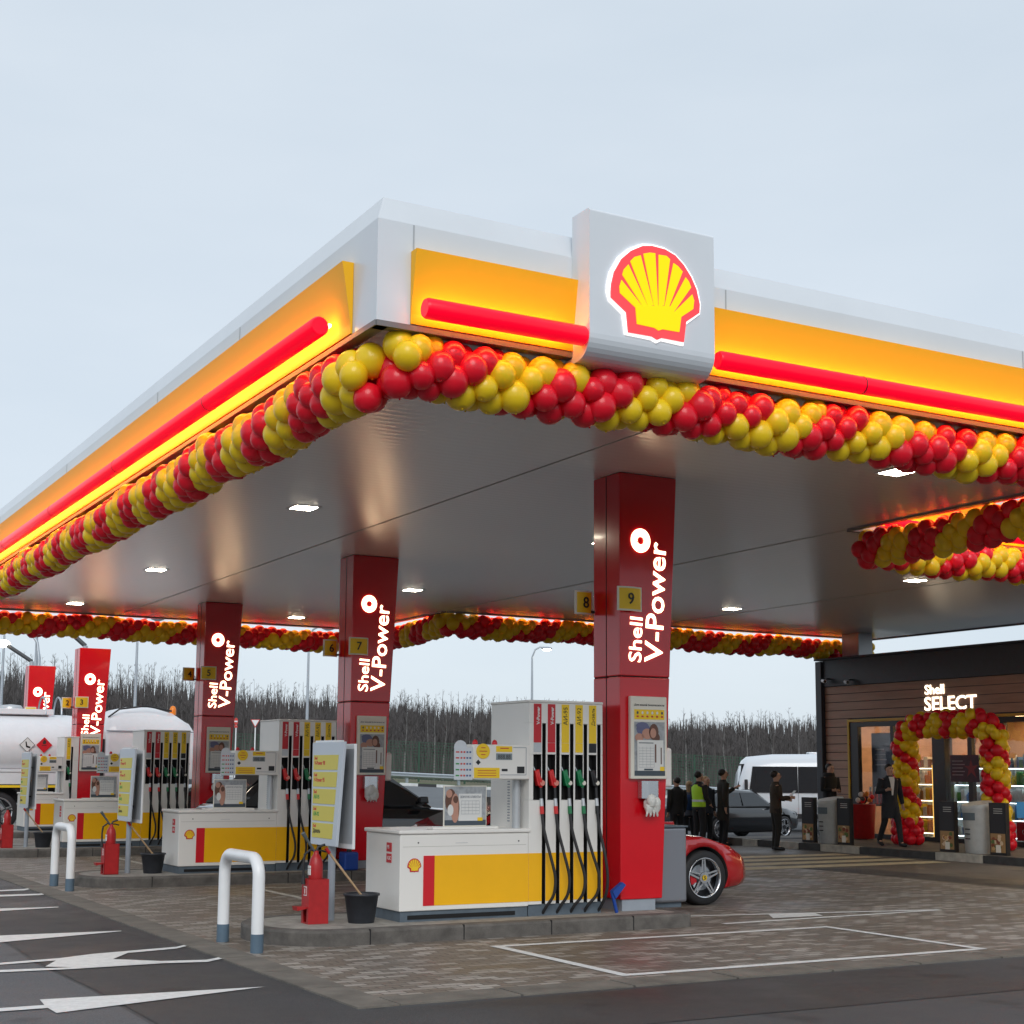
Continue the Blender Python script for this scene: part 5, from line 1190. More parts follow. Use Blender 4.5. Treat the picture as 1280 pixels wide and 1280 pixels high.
# balloon arch
ax = 22.9; yl, yr, zt_, rc = 23.47, 20.97, 2.68, .42
arch = [(ax, yl, .32)]+[(ax, yl, z) for z in (1, 2, zt_-rc)]
for k in range(1, 7): a = math.pi/2*k/6; arch.append((ax, yl-rc+rc*math.cos(a), zt_-rc+rc*math.sin(a)))
for k in range(0, 7): a = math.pi/2-math.pi/2*k/6; arch.append((ax, yr+rc-rc*math.cos(a) if False else yr+rc-rc*math.cos(a), zt_-rc+rc*math.sin(a)))
arch += [(ax, yr, z) for z in (2, 1, .32)]
garland('tall red and yellow balloon arch framing the shop door', arch, .185, .122, .12, .75, seed=9, twist=45, diag=1.7, cat='balloon arch')
for y, nm in ((yl, 'left'), (yr, 'right')):
    t = thing('balloon_cluster', (ax, y, .15), 'bunch of red balloons at the %s foot of the arch' % nm, 'balloons')
    rg = random.Random(int(y))
    for lv in range(3):
        for j in range(6):
            a = j*1.047+lv*.5; r = .12
            o = bpy.data.objects.new('balloon', BAL[0]); C.objects.link(o); o.parent = t; o.location = (.24*math.cos(a), .24*math.sin(a), .12+lv*.17); o.scale = (r, r, r)
# ================================================================ vehicles
M_carred = mat('car_paint_red', (.55, .006, .012), .18, coat=1); M_carblack = mat('car_paint_black', (.010, .012, .016), .14, coat=1)
M_vanwhite = mat('van_paint_silver_white', (.62, .66, .70), .25, coat=.6); M_truckw = mat('truck_paint_white', (.72, .73, .75), .28, coat=.4, var=.03)
M_alloy = mat('alloy_bright', (.72, .73, .75), .18, metal=1); M_alloyd = mat('wheel_dark', (.03, .03, .035), .4, metal=.5)
M_headl = mat('headlamp_glass', (.6, .65, .7), .08, metal=.3); M_tail = mat('tail_lamp_red', (.4, .01, .01), .2); M_orange = mat('indicator_orange', (.8, .22, .01), .3)
M_under = mat('underbody', (.01, .01, .01), .8)
def wheel(parent, c, r, side, w_=.24, star=False, n_=40):
    """axle along local y; side -1 = outer face toward -y"""
    x, y, z = c; s = side
    mb = MB()
    prof = [(r*.70, -w_*.5), (r*.90, -w_*.52), (r*.985, -w_*.42), (r, -w_*.2), (r, w_*.2), (r*.985, w_*.42), (r*.9, w_*.5), (r*.7, w_*.5)]
    mb.rings([[(x+a*math.cos(2*math.pi*k/n_), y+b, z+a*math.sin(2*math.pi*k/n_)) for k in range(n_)] for a, b in prof], False); t = mb.build('wheel', M_rubber, parent)
    yo = y+s*w_*.5
    mb = MB(); mb.rings([[(x+a*math.cos(2*math.pi*k/n_), yo-s*b, z+a*math.sin(2*math.pi*k/n_)) for k in range(n_)] for a, b in ((r*.71, .005), (r*.735, -.006), (r*.70, -.010), (r*.66, .02), (r*.64, .10))], False); mb.build('rim', M_alloy, t)
    mb = MB(); mb.lathe([(r*.66, -.006), (r*.66, .006)], (x, yo-s*.13, z), 24, 0, 'y'); mb.build('wheel_back', M_alloyd, t)
    mb = MB(); mb.lathe([(r*.46, -.008), (r*.46, .008)], (x, yo-s*.095, z), 24, 0, 'y'); mb.build('brake_disc', M_steel, t)
    if star:
        mb = MB(); 
        a0 = math.pi*.92
        mb.rings([[(x+rr_*math.cos(a), yo-s*.07, z+rr_*math.sin(a)) for rr_ in (r*.30, r*.56)]+[(x+rr_*math.cos(a), yo-s*.04, z+rr_*math.sin(a)) for rr_ in (r*.56, r*.30)] for a in [a0+i*.12 for i in range(7)]], True, 0, False); mb.build('brake_caliper', M_redp, t)
    mb = MB(); ns_ = 5
    for k in range(ns_):
        a = math.pi/2+2*math.pi*k/ns_
        for sg in (-1, 1):
            b0, b1 = a+sg*.52, a+sg*.055
            pin = [(r*.17*math.cos(b0-sg*.18), r*.17*math.sin(b0-sg*.18)), (r*.17*math.cos(b0+sg*.28), r*.17*math.sin(b0+sg*.28)), (r*.69*math.cos(b1+sg*.055), r*.69*math.sin(b1+sg*.055)), (r*.69*math.cos(b1-sg*.045), r*.69*math.sin(b1-sg*.045))]
            if sg < 0: pin = pin[::-1]
            mb.prism(pin, (x, yo-s*.018, z), X, Z, (0, s*-.03, 0))
    mb.build('spokes', M_alloy, t)
    mb = MB(); mb.lathe([(r*.20, -.02), (r*.22, .0), (r*.20, .016)], (x, yo-s*.022, z), 20, 0, 'y'); h = mb.build('hub', M_alloy if star else M_alloyd, t)
    if star:
        mb = MB(); mb.lathe([(r*.10, -.003), (r*.10, .003)], (x, yo+s*.0, z), 16, 0, 'y'); mb.build('hub_cap', M_syel, h)
        mb = MB(); mb.prism([(-.012, -.022), (.004, -.024), (.014, -.006), (.006, .006), (.012, .022), (-.002, .024), (-.014, .01), (-.004, -.004)], (x, yo+s*.0045, z), X, Z, (0, -s*.001, 0)); mb.build('hub_mark', M_black, h)
def carve(o, cutters, dark):
    """cut wheel arches out of a closed shell and keep the result as plain mesh"""
    tmp = []
    for (p0, p1, r) in cutters:
        mb = MB(); mb.cyl(p0, p1, r, 40); c = mb.build('cutter', [o.data.materials[0], dark]); 
        for p in c.data.polygons: p.material_index = 1; 
        md = o.modifiers.new('b', 'BOOLEAN'); md.object = c; md.operation = 'DIFFERENCE'; md.solver = 'EXACT'; tmp.append(c)
    o.data.materials.append(dark)
    dg = bpy.context.evaluated_depsgraph_get(); dg.update(); me = bpy.data.meshes.new_from_object(o.evaluated_get(dg))
    o.modifiers.clear(); o.data = me
    for c in tmp: bpy.data.objects.remove(c)
def lerp_tab(tab, x):
    for a, b in zip(tab, tab[1:]):
        if a[0] <= x <= b[0]:
            f = (x-a[0])/(b[0]-a[0]); f = f*f*(3-2*f)*.5+f*.5
            return [p+(q-p)*f for p, q in zip(a[1:], b[1:])]
    return list(tab[-1][1:]) if x > tab[-1][0] else list(tab[0][1:])
def car(label, cat, loc, ang, tab, gh, wheels, wr, paint, star=False, name='parked_car', rear=None, archr=None):
    """tab: x, half width, sill z, shoulder z, top z; gh: greenhouse (x0 base front, x1 roof front, x2 roof rear, x3 base rear, hw base, hw top, z base, z roof)"""
    t = thing(name, (0, 0, 0), label, cat)
    x0, x1 = tab[0][0], tab[-1][0]; rs = []; nst = 44
    for i in range(nst+1):
        x = x0+(x1-x0)*i/nst; hw, zb, zs, zt = lerp_tab(tab, x)
        half = [(-.0, zb), (-hw*.80, zb), (-hw*.95, zb+.05), (-hw, zb+(zs-zb)*.35), (-hw*.995, zb+(zs-zb)*.75), (-hw*.97, zs), (-hw*.86, zs+(zt-zs)*.6), (-hw*.62, zs+(zt-zs)*.93), (-hw*.3, zt)]
        ring = [(x, a, b) for a, b in half]+[(x, 0, zt+.005)]+[(x, -a, b) for a, b in half[:0:-1]]
        rs.append(ring)
    mb = MB(); mb.rings(rs, True, 0, True); body = mb.build('body', paint, t)
    cut = []
    ar = archr or wr+.045
    hwm = max(r[1] for r in tab)
    for wx in wheels:
        for s in (-1, 1): cut.append(((wx, s*(hwm-.30), wr), (wx, s*(hwm+.3), wr), ar))
    carve(body, cut, M_under)
    gx0, gx1, gx2, gx3, hb, ht, zb, zr = gh
    g = MB(); nseg = 5; rs = []
    sec = []
    for f, (x, z) in enumerate([(gx3, zb), (gx3+(gx2-gx3)*.55, zb+(zr-zb)*.66), (gx2, zr-.02), ((gx1+gx2)/2, zr), (gx1, zr-.03), (gx0+(gx1-gx0)*.45, zb+(zr-zb)*.52), (gx0, zb)]):
        fr = max(0, min(1, (z-zb)/(zr-zb))); h = hb+(ht-hb)*fr
        rs.append([(x, -hb, zb-.03), (x, -h, z-.03 if fr > .3 else zb), (x, -h*.86, z), (x, -h*.4, z+.018), (x, h*.4, z+.018), (x, h*.86, z), (x, h, z-.03 if fr > .3 else zb), (x, hb, zb-.03)])
    g.rings(rs, True, 0, True); g.build('roof', paint, t)
    # glazing proud of the roof shell
    for s in (-1, 1):
        def sp(x, z): fr = (z-zb)/(zr-zb); return (x, s*(hb+(ht-hb)*fr+.006), z)
        top = zr-.09; bot = zb+.02; xm = (gx1+gx2)/2+.05
        fa = lambda z: gx0+(gx1-gx0)*((z-zb)/(zr-zb))**1.1-.10; fb = lambda z: gx3+(gx2-gx3)*((z-zb)/(zr-zb))**1.1+.10
        for a0, a1, b0, b1 in ((fa(bot), fa(top), xm+.03, xm+.03), (xm-.03, xm-.03, fb(bot), fb(top))):
            mb = MB(); pts = [sp(a0, bot), sp(b0, bot), sp(b1, top), sp(a1, top)]; q = [(p[0], p[1]-s*.03, p[2]) for p in pts]
            mb.hexa(pts+q); mb.build('side_window', M_glass, t)
    for (xb, xt, sgn) in ((gx0, gx1, 1), (gx3, gx2, -1)):
        f0, f1 = .06, .92
        def wp(f, yy): 
            h = hb+(ht-hb)*f; x = xb+(xt-xb)*f; return (x+sgn*.03, yy*h*.88, zb+(zr-zb)*f+.035)
        mb = MB(); rs = [[wp(f, -1), wp(f, 1), (wp(f, 1)[0]-sgn*.06, wp(f, 1)[1], wp(f, 1)[2]-.05), (wp(f, -1)[0]-sgn*.06, wp(f, -1)[1], wp(f, -1)[2]-.05)] for f in (f0, .5, f1)]
        mb.rings(rs, True, 0, False); mb.build('windscreen' if sgn > 0 else 'rear_window', M_glass if sgn > 0 or star else M_tint, t)
    for wx in wheels:
        for s in (-1, 1): wheel(t, (wx, s*(hwm-.125), wr), wr, s, .24, star)
    t.location = loc; t.rotation_euler = (0, 0, ang); return t
def stick(t, name, pts8, m, bev=0):
    l, r = Vector(t.location), t.rotation_euler.copy(); t.location = (0, 0, 0)
    mb = MB(); mb.hexa(pts8); o = mb.build(name, m, t, bev); t.location = l; return o
def stickmb(t, name, mb, m, bev=0):
    l = Vector(t.location); t.location = (0, 0, 0); o = mb.build(name, m, t, bev); t.location = l; return o
# red sports car in the first lane, nose to the right
tabS = [(-2.28, .70, .42, .72, .82), (-2.18, .84, .26, .82, .92), (-1.6, .955, .17, .86, .98), (-.6, .95, .14, .82, .98), (.5, .93, .14, .80, .96), (1.0, .94, .15, .82, .90), (1.34, .955, .15, .83, .86), (1.7, .93, .17, .74, .76), (2.0, .84, .18, .60, .62), (2.2, .66, .22, .47, .50), (2.28, .45, .30, .40, .42)]
rc_ = car('red sports car with star-spoked silver wheels, nose beyond the nearest red column', 'car', (9.86, 15.93, 0), 0, tabS, (.75, -.15, -1.0, -1.95, .78, .60, .94, 1.32), (-1.28, 1.32), .342, M_carred, True, 'sports_car', archr=.385)
for s in (-1, 1):
    mb = MB(); mb.hexa([(1.62, s*.80, .70), (1.98, s*.70, .62), (2.0, s*.62, .64), (1.62, s*.70, .755), (1.64, s*.83, .735), (2.0, s*.73, .635), (2.0, s*.64, .66), (1.64, s*.72, .775)]); stickmb(rc_, 'headlight', mb, M_headl, .01)
    mb = MB(); mb.hexa([(.62, s*.90, .95), (.80, s*.90, .95), (.80, s*1.06, .97), (.62, s*1.06, .97), (.62, s*.90, .98), (.78, s*.90, .99), (.78, s*1.06, 1.05), (.62, s*1.06, 1.05)]); stickmb(rc_, 'mirror', mb, M_carred, .02)
    mb = MB(); mb.hexa([(-2.26, s*.50, .60), (-2.20, s*.72, .60), (-2.24, s*.72, .70), (-2.29, s*.50, .70), (-2.27, s*.50, .60), (-2.22, s*.73, .60), (-2.25, s*.73, .71), (-2.30, s*.5, .71)]); stickmb(rc_, 'tail_lamp', mb, M_tail)
    mb = MB(); mb.hexa([(2.06, s*.28, .24), (2.22, s*.28, .24), (2.16, s*.62, .24), (2.0, s*.66, .24), (2.06, s*.28, .36), (2.26, s*.28, .34), (2.19, s*.58, .34), (2.0, s*.62, .36)]); stickmb(rc_, 'air_intake', mb, M_under)
# black car in the second lane
tabU = [(-2.5, .72, .45, .95, 1.02), (-2.42, .88, .30, 1.0, 1.08), (-1.7, .95, .24, 1.0, 1.08), (0, .95, .22, .98, 1.08), (.9, .95, .22, .97, 1.05), (1.6, .93, .24, .92, 1.0), (2.2, .84, .27, .82, .90), (2.45, .64, .34, .68, .74), (2.52, .5, .4, .6, .62)]
bc = car('black car in the second lane, glimpsed over the nearest pump cabinet', 'car', (9.9, 23.3, 0), 0, tabU, (1.15, .35, -1.7, -2.3, .82, .66, 1.04, 1.56), (-1.5, 1.55), .35, M_carblack, False)
for s in (-1, 1):
    mb = MB(); mb.hexa([(-2.52, s*.62, .78), (-2.46, s*.86, .78), (-2.44, s*.90, .78), (-2.50, s*.62, .78), (-2.52, s*.60, .95), (-2.47, s*.88, .95), (-2.42, s*.91, .95), (-2.49, s*.60, .95)]); stickmb(bc, 'tail_lamp', mb, M_tail)
    mb = MB(); mb.hexa([(2.10, s*.70, .70), (2.38, s*.62, .66), (2.30, s*.50, .66), (2.1, s*.6, .70), (2.1, s*.80, .80), (2.38, s*.66, .74), (2.32, s*.50, .80), (2.1, s*.62, .90)]); stickmb(bc, 'headlight', mb, M_headl, .01)
    mb = MB(); mb.hexa([(.80, s*.92, 1.08), (.98, s*.92, 1.08), (.98, s*1.10, 1.10), (.80, s*1.10, 1.10), (.80, s*.92, 1.13), (.96, s*.92, 1.14), (.96, s*1.10, 1.22), (.80, s*1.10, 1.22)]); stickmb(bc, 'mirror', mb, M_carblack, .02)
mb = MB(); mb.box((-2.53, -.26, .80), (-2.505, .26, .92)); stickmb(bc, 'number_plate', mb, M_paper)
hb = car('dark hatchback in the third lane, glimpsed left of the second cabinet poster', 'car', (11.1, 31.7, 0), 0, [(-2.1, .70, .45, .85, .92), (-2.02, .84, .30, .9, .98), (-1.3, .88, .24, .92, 1.0), (0, .88, .22, .90, .98), (1.2, .86, .24, .84, .92), (1.8, .74, .28, .7, .78), (1.95, .5, .36, .58, .62)], (1.0, .3, -1.2, -1.95, .78, .60, .94, 1.42), (-1.3, 1.3), .31, M_carblack, False)
for s in (-1, 1):
    mb = MB(); mb.hexa([(-2.12, s*.60, .72), (-2.06, s*.82, .72), (-2.02, s*.86, .72), (-2.10, s*.60, .72), (-2.12, s*.58, .88), (-2.06, s*.84, .88), (-2.02, s*.87, .88), (-2.08, s*.58, .88)]); stickmb(hb, 'tail_lamp', mb, M_tail)
mb = MB(); mb.box((-2.13, -.26, .74), (-2.105, .26, .86)); stickmb(hb, 'number_plate', mb, M_paper)
# black saloon by the shop
tabD = [(-2.42, .66, .45, .80, .88), (-2.34, .84, .30, .90, .98), (-1.5, .92, .22, .92, 1.02), (0, .92, .20, .90, .98), (.9, .92, .20, .90, .96), (1.5, .90, .22, .86, .92), (2.1, .80, .24, .74, .82), (2.36, .62, .30, .62, .70), (2.44, .5, .36, .56, .6)]
A = R(10); cen = Vector((26.8, 34.68, -.27))
sd = car('black saloon parked behind the man with the tablet, in front of the van', 'car', tuple(cen), A, tabD, (1.05, .30, -1.0, -1.85, .80, .62, .93, 1.43), (-1.39, 1.39), .33, M_carblack, False)
for s in (-1, 1):
    mb = MB(); mb.hexa([(1.95, s*.76, .62), (2.30, s*.62, .58), (2.2, s*.5, .6), (1.95, s*.66, .66), (1.95, s*.84, .74), (2.30, s*.66, .66), (2.22, s*.5, .72), (1.95, s*.66, .82)]); stickmb(sd, 'headlight', mb, M_headl, .01)
    mb = MB(); mb.hexa([(.74, s*.86, .98), (.92, s*.86, .98), (.92, s*1.04, 1.0), (.74, s*1.04, 1.0), (.74, s*.86, 1.03), (.90, s*.86, 1.04), (.90, s*1.04, 1.12), (.74, s*1.04, 1.12)]); stickmb(sd, 'mirror', mb, M_chrome, .02)
    mb = MB(); mb.hexa([(-1.7, s*.905, .945), (.95, s*.905, .945), (.95, s*.80, .945), (-1.7, s*.80, .945), (-1.7, s*.915, .97), (.95, s*.915, .97), (.95, s*.80, .97), (-1.7, s*.80, .97)]); stickmb(sd, 'chrome_strip', mb, M_chrome)
# white minibus behind, its left door open
t = thing('minibus', (0, 0, 0), 'silver-white minibus with a dark windscreen and dark side windows, behind the saloon', 'van')
def vsec(x, k, f=0, L=2.0):
    h = 2.52-k
    half = [(.10+f, .35), (.02+f, .45), (0+f, .95), (.02+f, 1.35), (.10+f, h-.42), (.20+f, h-.18), (.36+f, h-.05), (.60+f, h)]
    return [(x, a, z) for a, z in half]+[(x, L-a, z) for a, z in half[::-1]]
mb = MB(); mb.rings([vsec(-.05, 1.45, .12), vsec(.0, 1.15, .04), vsec(.08, .62, .02), vsec(.24, .22, .02), vsec(.42, .08), vsec(1.2, .0), vsec(3, -.02), vsec(5.8, 0), vsec(5.95, .06, .04)], True, 0, True); body = mb.build('body', M_vanwhite, t)
sy = lambda z: .0+max(0, (z-1.35))*.10-.012
for a, b in ((.50, 1.95), (1.97, 3.6), (3.62, 5.6)):
    mb = MB(); mb.hexa([(a-.12*(a < 1), sy(1.3)-.006, 1.28), (b, sy(1.3)-.006, 1.28), (b, .2, 1.28), (a-.12*(a < 1), .2, 1.28), (a, sy(2.12), 2.12), (b, sy(2.12), 2.12), (b, .2, 2.12), (a, .2, 2.12)]); mb.build('side_window', M_glass, t)
mb = MB(); mb.hexa([(.0, .18, 1.36), (.05, .18, 1.36), (.05, 1.82, 1.36), (.0, 1.82, 1.36), (.19, .26, 2.20), (.25, .26, 2.20), (.25, 1.74, 2.20), (.19, 1.74, 2.20)]); mb.build('windscreen', M_glass, t)
mb = MB(); mb.box((.22, -.20, 1.35), (.32, -.02, 1.70)); mb.build('mirror', M_black, t, .02)
mb = MB(); mb.box((.60, -.006, .5), (.605, .004, 2.0)); mb.box((1.96, -.008, .5), (1.965, .004, 2.1)); mb.build('door_gap', M_black, t)
mb = MB(); mb.box((-.06, .15, .85), (.02, .5, 1.08)); mb.build('headlight', M_headl, t, .01)
mb = MB(); mb.box((2.4, .6, 2.50), (3.8, 1.3, 2.60)); mb.box((4.3, .6, 2.50), (4.9, 1.3, 2.70)); mb.build('roof_vent', M_vanwhite, t, .03)
mb = MB(); mb.box((.3, -.012, .45), (5.8, .0, .6)); mb.build('side_trim', M_black, t)
for wx in (.95, 4.7):
    wheel(t, (wx, .13, .34), .34, -1, .22); wheel(t, (wx, 1.87, .34), .34, 1, .22)
pv = P(48, 921, -.27); t.location = pv; t.rotation_euler = (0, 0, R(-33))

# ---- tank truck between the two farthest columns
tk = thing('tank_truck', (6, 39.8, 0), 'long white fuel tank truck with hazard diamonds, between the two farthest red columns', 'truck')
yc = 39.85
def ell(x, sx=1, z0=2.1, ry=1.22, rz=.93, n=28): return [(x, yc+ry*sx*math.cos(2*math.pi*k/n), z0+rz*sx*math.sin(2*math.pi*k/n)) for k in range(n)]
mb = MB(); mb.rings([ell(-3.2, .9), ell(-3.1, 1), ell(8.75, 1), ell(9.0, .98), ell(9.12, .86), ell(9.15, .6)], True); tank = mb.build('tank', M_truckw, tk)
mb = MB(); mb.box((-3, yc-.45, 3.0), (8.2, yc+.45, 3.10)); mb.build('walkway', M_lgrey, tank)
mb = MB(); mb.box((-3, yc-.50, 3.02), (8.3, yc-.46, 3.16)); mb.box((-3, yc+.46, 3.02), (8.3, yc+.50, 3.16)); mb.build('walkway_rail', M_truckw, tank, .01)
mb = MB()
for x in (8.1, 8.5): mb.tube([(x, yc-.5, 3.02)]+[(x, yc-.5*math.cos(a), 3.05+.45*math.sin(a)) for a in [k*math.pi/8 for k in range(1, 8)]]+[(x, yc+.5, 3.02)], .025, 8)
mb.build('guard_hoop', M_steel, tank)
for x in (1, 4, 7.3):
    mb = MB(); mb.lathe([(.30, 3.0), (.30, 3.2), (.25, 3.26), (.05, 3.28)], (x, yc, 0), 18); mb.build('manhole_cover', M_lgrey, tank)
mb = MB(); mb.box((-3.1, 38.70, 1.22), (8.6, 38.82, 1.52)); mb.box((-3.1, 38.68, 1.53), (8.6, 38.80, 1.60)); mb.build('side_skirt', M_truckw, tk, .01)
mb = MB(); mb.box((-3.1, 38.685, 1.14), (8.6, 38.70, 1.20)); mb.build('reflective_strip', M_syel, tk)
mb = MB(); mb.box((-3.1, 39.1, .75), (9.3, 40.6, 1.13)); mb.build('chassis', M_under, tk)
for dx_, mt, nm in ((7.52, M_paper, 'white'), (7.94, M_redp, 'red')):
    mb = MB(); mb.prism([(0, .20), (.20, 0), (0, -.20), (-.20, 0)], (dx_, 38.60, 2.22), X, Z, (0, .02, 0)); pl = mb.build('hazard_diamond', mt, tk)
    if nm == 'white':
        mb = MB(); o = (dx_, 38.596, 2.22)
        for a, b, c, d in ((0, .19, .19, 0), (.19, 0, 0, -.19), (0, -.19, -.19, 0), (-.19, 0, 0, .19)):
            mb.prism([(a, b), (c, d), (c*.93, d*.93), (a*.93, b*.93)], o, X, Z, (0, .003, 0))
        mb.prism([(-.05, .08), (-.02, .08), (-.0, -.02), (.08, -.05), (.07, -.09), (-.03, -.06)], o, X, Z, (0, .003, 0)); mb.build('symbol', M_black, pl)
    else:
        mb = MB(); mb.prism([(-.03, 0), (.03, 0), (.05, .06), (.01, .12), (-.02, .09), (-.04, .05)], (dx_, 38.596, 2.24), X, Z, (0, .003, 0)); mb.box((dx_-.06, 38.596, 2.20), (dx_+.06, 38.599, 2.215)); mb.build('flame_symbol', M_txtblk, pl)
for wx in (-1.6, -.3, 6.9): wheel(tk, (wx, 38.95, .52), .52, -1, .3); wheel(tk, (wx, 40.75, .52), .52, 1, .3)
mb = MB(); mb.tube([(6.2, 38.78, .9)]+[(6.9-.72*math.cos(a), 38.78, .52+.72*math.sin(a)) for a in [R(20+k*14) for k in range(11)]], .05, 8); mb.build('mudguard', M_black, tk)
mb = MB(); mb.box((7.6, 38.75, .45), (8.5, 39.3, 1.0)); mb.build('tool_box', M_truckw, tk, .02)
# cab with a rounded high roof
def csec(x, zt, zb=.62, in_=0): return [(x, 38.62+in_, zb), (x, 38.60+in_, 1.6), (x, 38.66+in_, 2.55), (x, 38.80+in_, min(2.95, zt-.06)), (x, 39.15+in_, zt), (x, yc, zt+.05), (x, 2*yc-39.15-in_, zt), (x, 2*yc-38.80-in_, min(2.95, zt-.06)), (x, 2*yc-38.66-in_, 2.55), (x, 2*yc-38.60-in_, 1.6), (x, 2*yc-38.62-in_, zb)]
mb = MB(); mb.rings([csec(9.52, 2.65, in_=.06), csec(9.60, 2.95), csec(9.85, 3.14), csec(10.3, 3.24), csec(10.9, 3.25), csec(11.4, 3.12), csec(11.75, 2.90), csec(11.92, 2.68, in_=.05)], True); cab_ = mb.build('cab', M_truckw, tk)
mb = MB(); mb.hexa([(9.9, 38.588, 1.75), (11.0, 38.588, 1.75), (11.0, 38.62, 1.75), (9.9, 38.62, 1.75), (9.95, 38.645, 2.45), (10.95, 38.645, 2.45), (10.95, 38.7, 2.45), (9.95, 38.7, 2.45)]) ; 
mb = MB(); mb.hexa([(10.95, 38.585, 1.75), (11.75, 38.585, 1.75), (11.75, 38.62, 1.75), (10.95, 38.62, 1.75), (11.0, 38.642, 2.42), (11.68, 38.642, 2.42), (11.68, 38.68, 2.42), (11.0, 38.68, 2.42)]); mb.build('side_window', M_glass, cab_)
mb = MB(); mb.box((11.90, 38.85, 1.7), (11.94, 40.85, 2.55)); mb.build('windscreen', M_glass, cab_)
mb = MB(); mb.box((9.52, 38.640, 2.60), (11.9, 38.655, 2.63)); mb.build('roof_seam', M_txtgry, cab_)
mb = MB(); mb.tube([(9.62, 38.95, 2.98), (9.9, 38.9, 3.2), (10.6, 38.88, 3.30), (11.3, 38.9, 3.18)], .025, 6); mb.build('roof_rail', M_black, cab_)
mb = MB(); mb.lathe([(.09, 3.1), (.09, 3.24), (.06, 3.32), (.01, 3.34)], (11.45, 39.3, 0), 12); mb.build('beacon', M_orange, cab_)
mb = MB(); mb.tube([(9.45, 38.75, .9), (9.45, 38.75, 2.4)], .06, 8); mb.build('exhaust_stack', M_black, tk)
wheel(tk, (11.2, 38.85, .52), .52, -1, .3); wheel(tk, (11.2, 40.85, .52), .52, 1, .3)
# ================================================================ people
M_skin = mat('skin', (.56, .32, .23), .5); M_hairk = mat('hair_black', (.015, .012, .010), .6); M_hairb = mat('hair_blond', (.38, .24, .12), .6)
def skinned(verts, edges, radii, root=0, sub=1):
    me = bpy.data.meshes.new('sk'); me.from_pydata([tuple(v) for v in verts], edges, []); o = bpy.data.objects.new('sk', me); C.objects.link(o)
    o.modifiers.new('skin', 'SKIN')
    if not me.skin_vertices: me.attributes.new  # layer comes with the modifier
    sv = me.skin_vertices[0].data
    for i, r in enumerate(radii): sv[i].radius = r if isinstance(r, tuple) else (r, r); sv[i].use_root = (i == root)
    s = o.modifiers.new('sub', 'SUBSURF'); s.levels = sub; s.render_levels = sub
    dg = bpy.context.evaluated_depsgraph_get(); dg.update(); r = bpy.data.meshes.new_from_object(o.evaluated_get(dg))
    bpy.data.objects.remove(o)
    return r
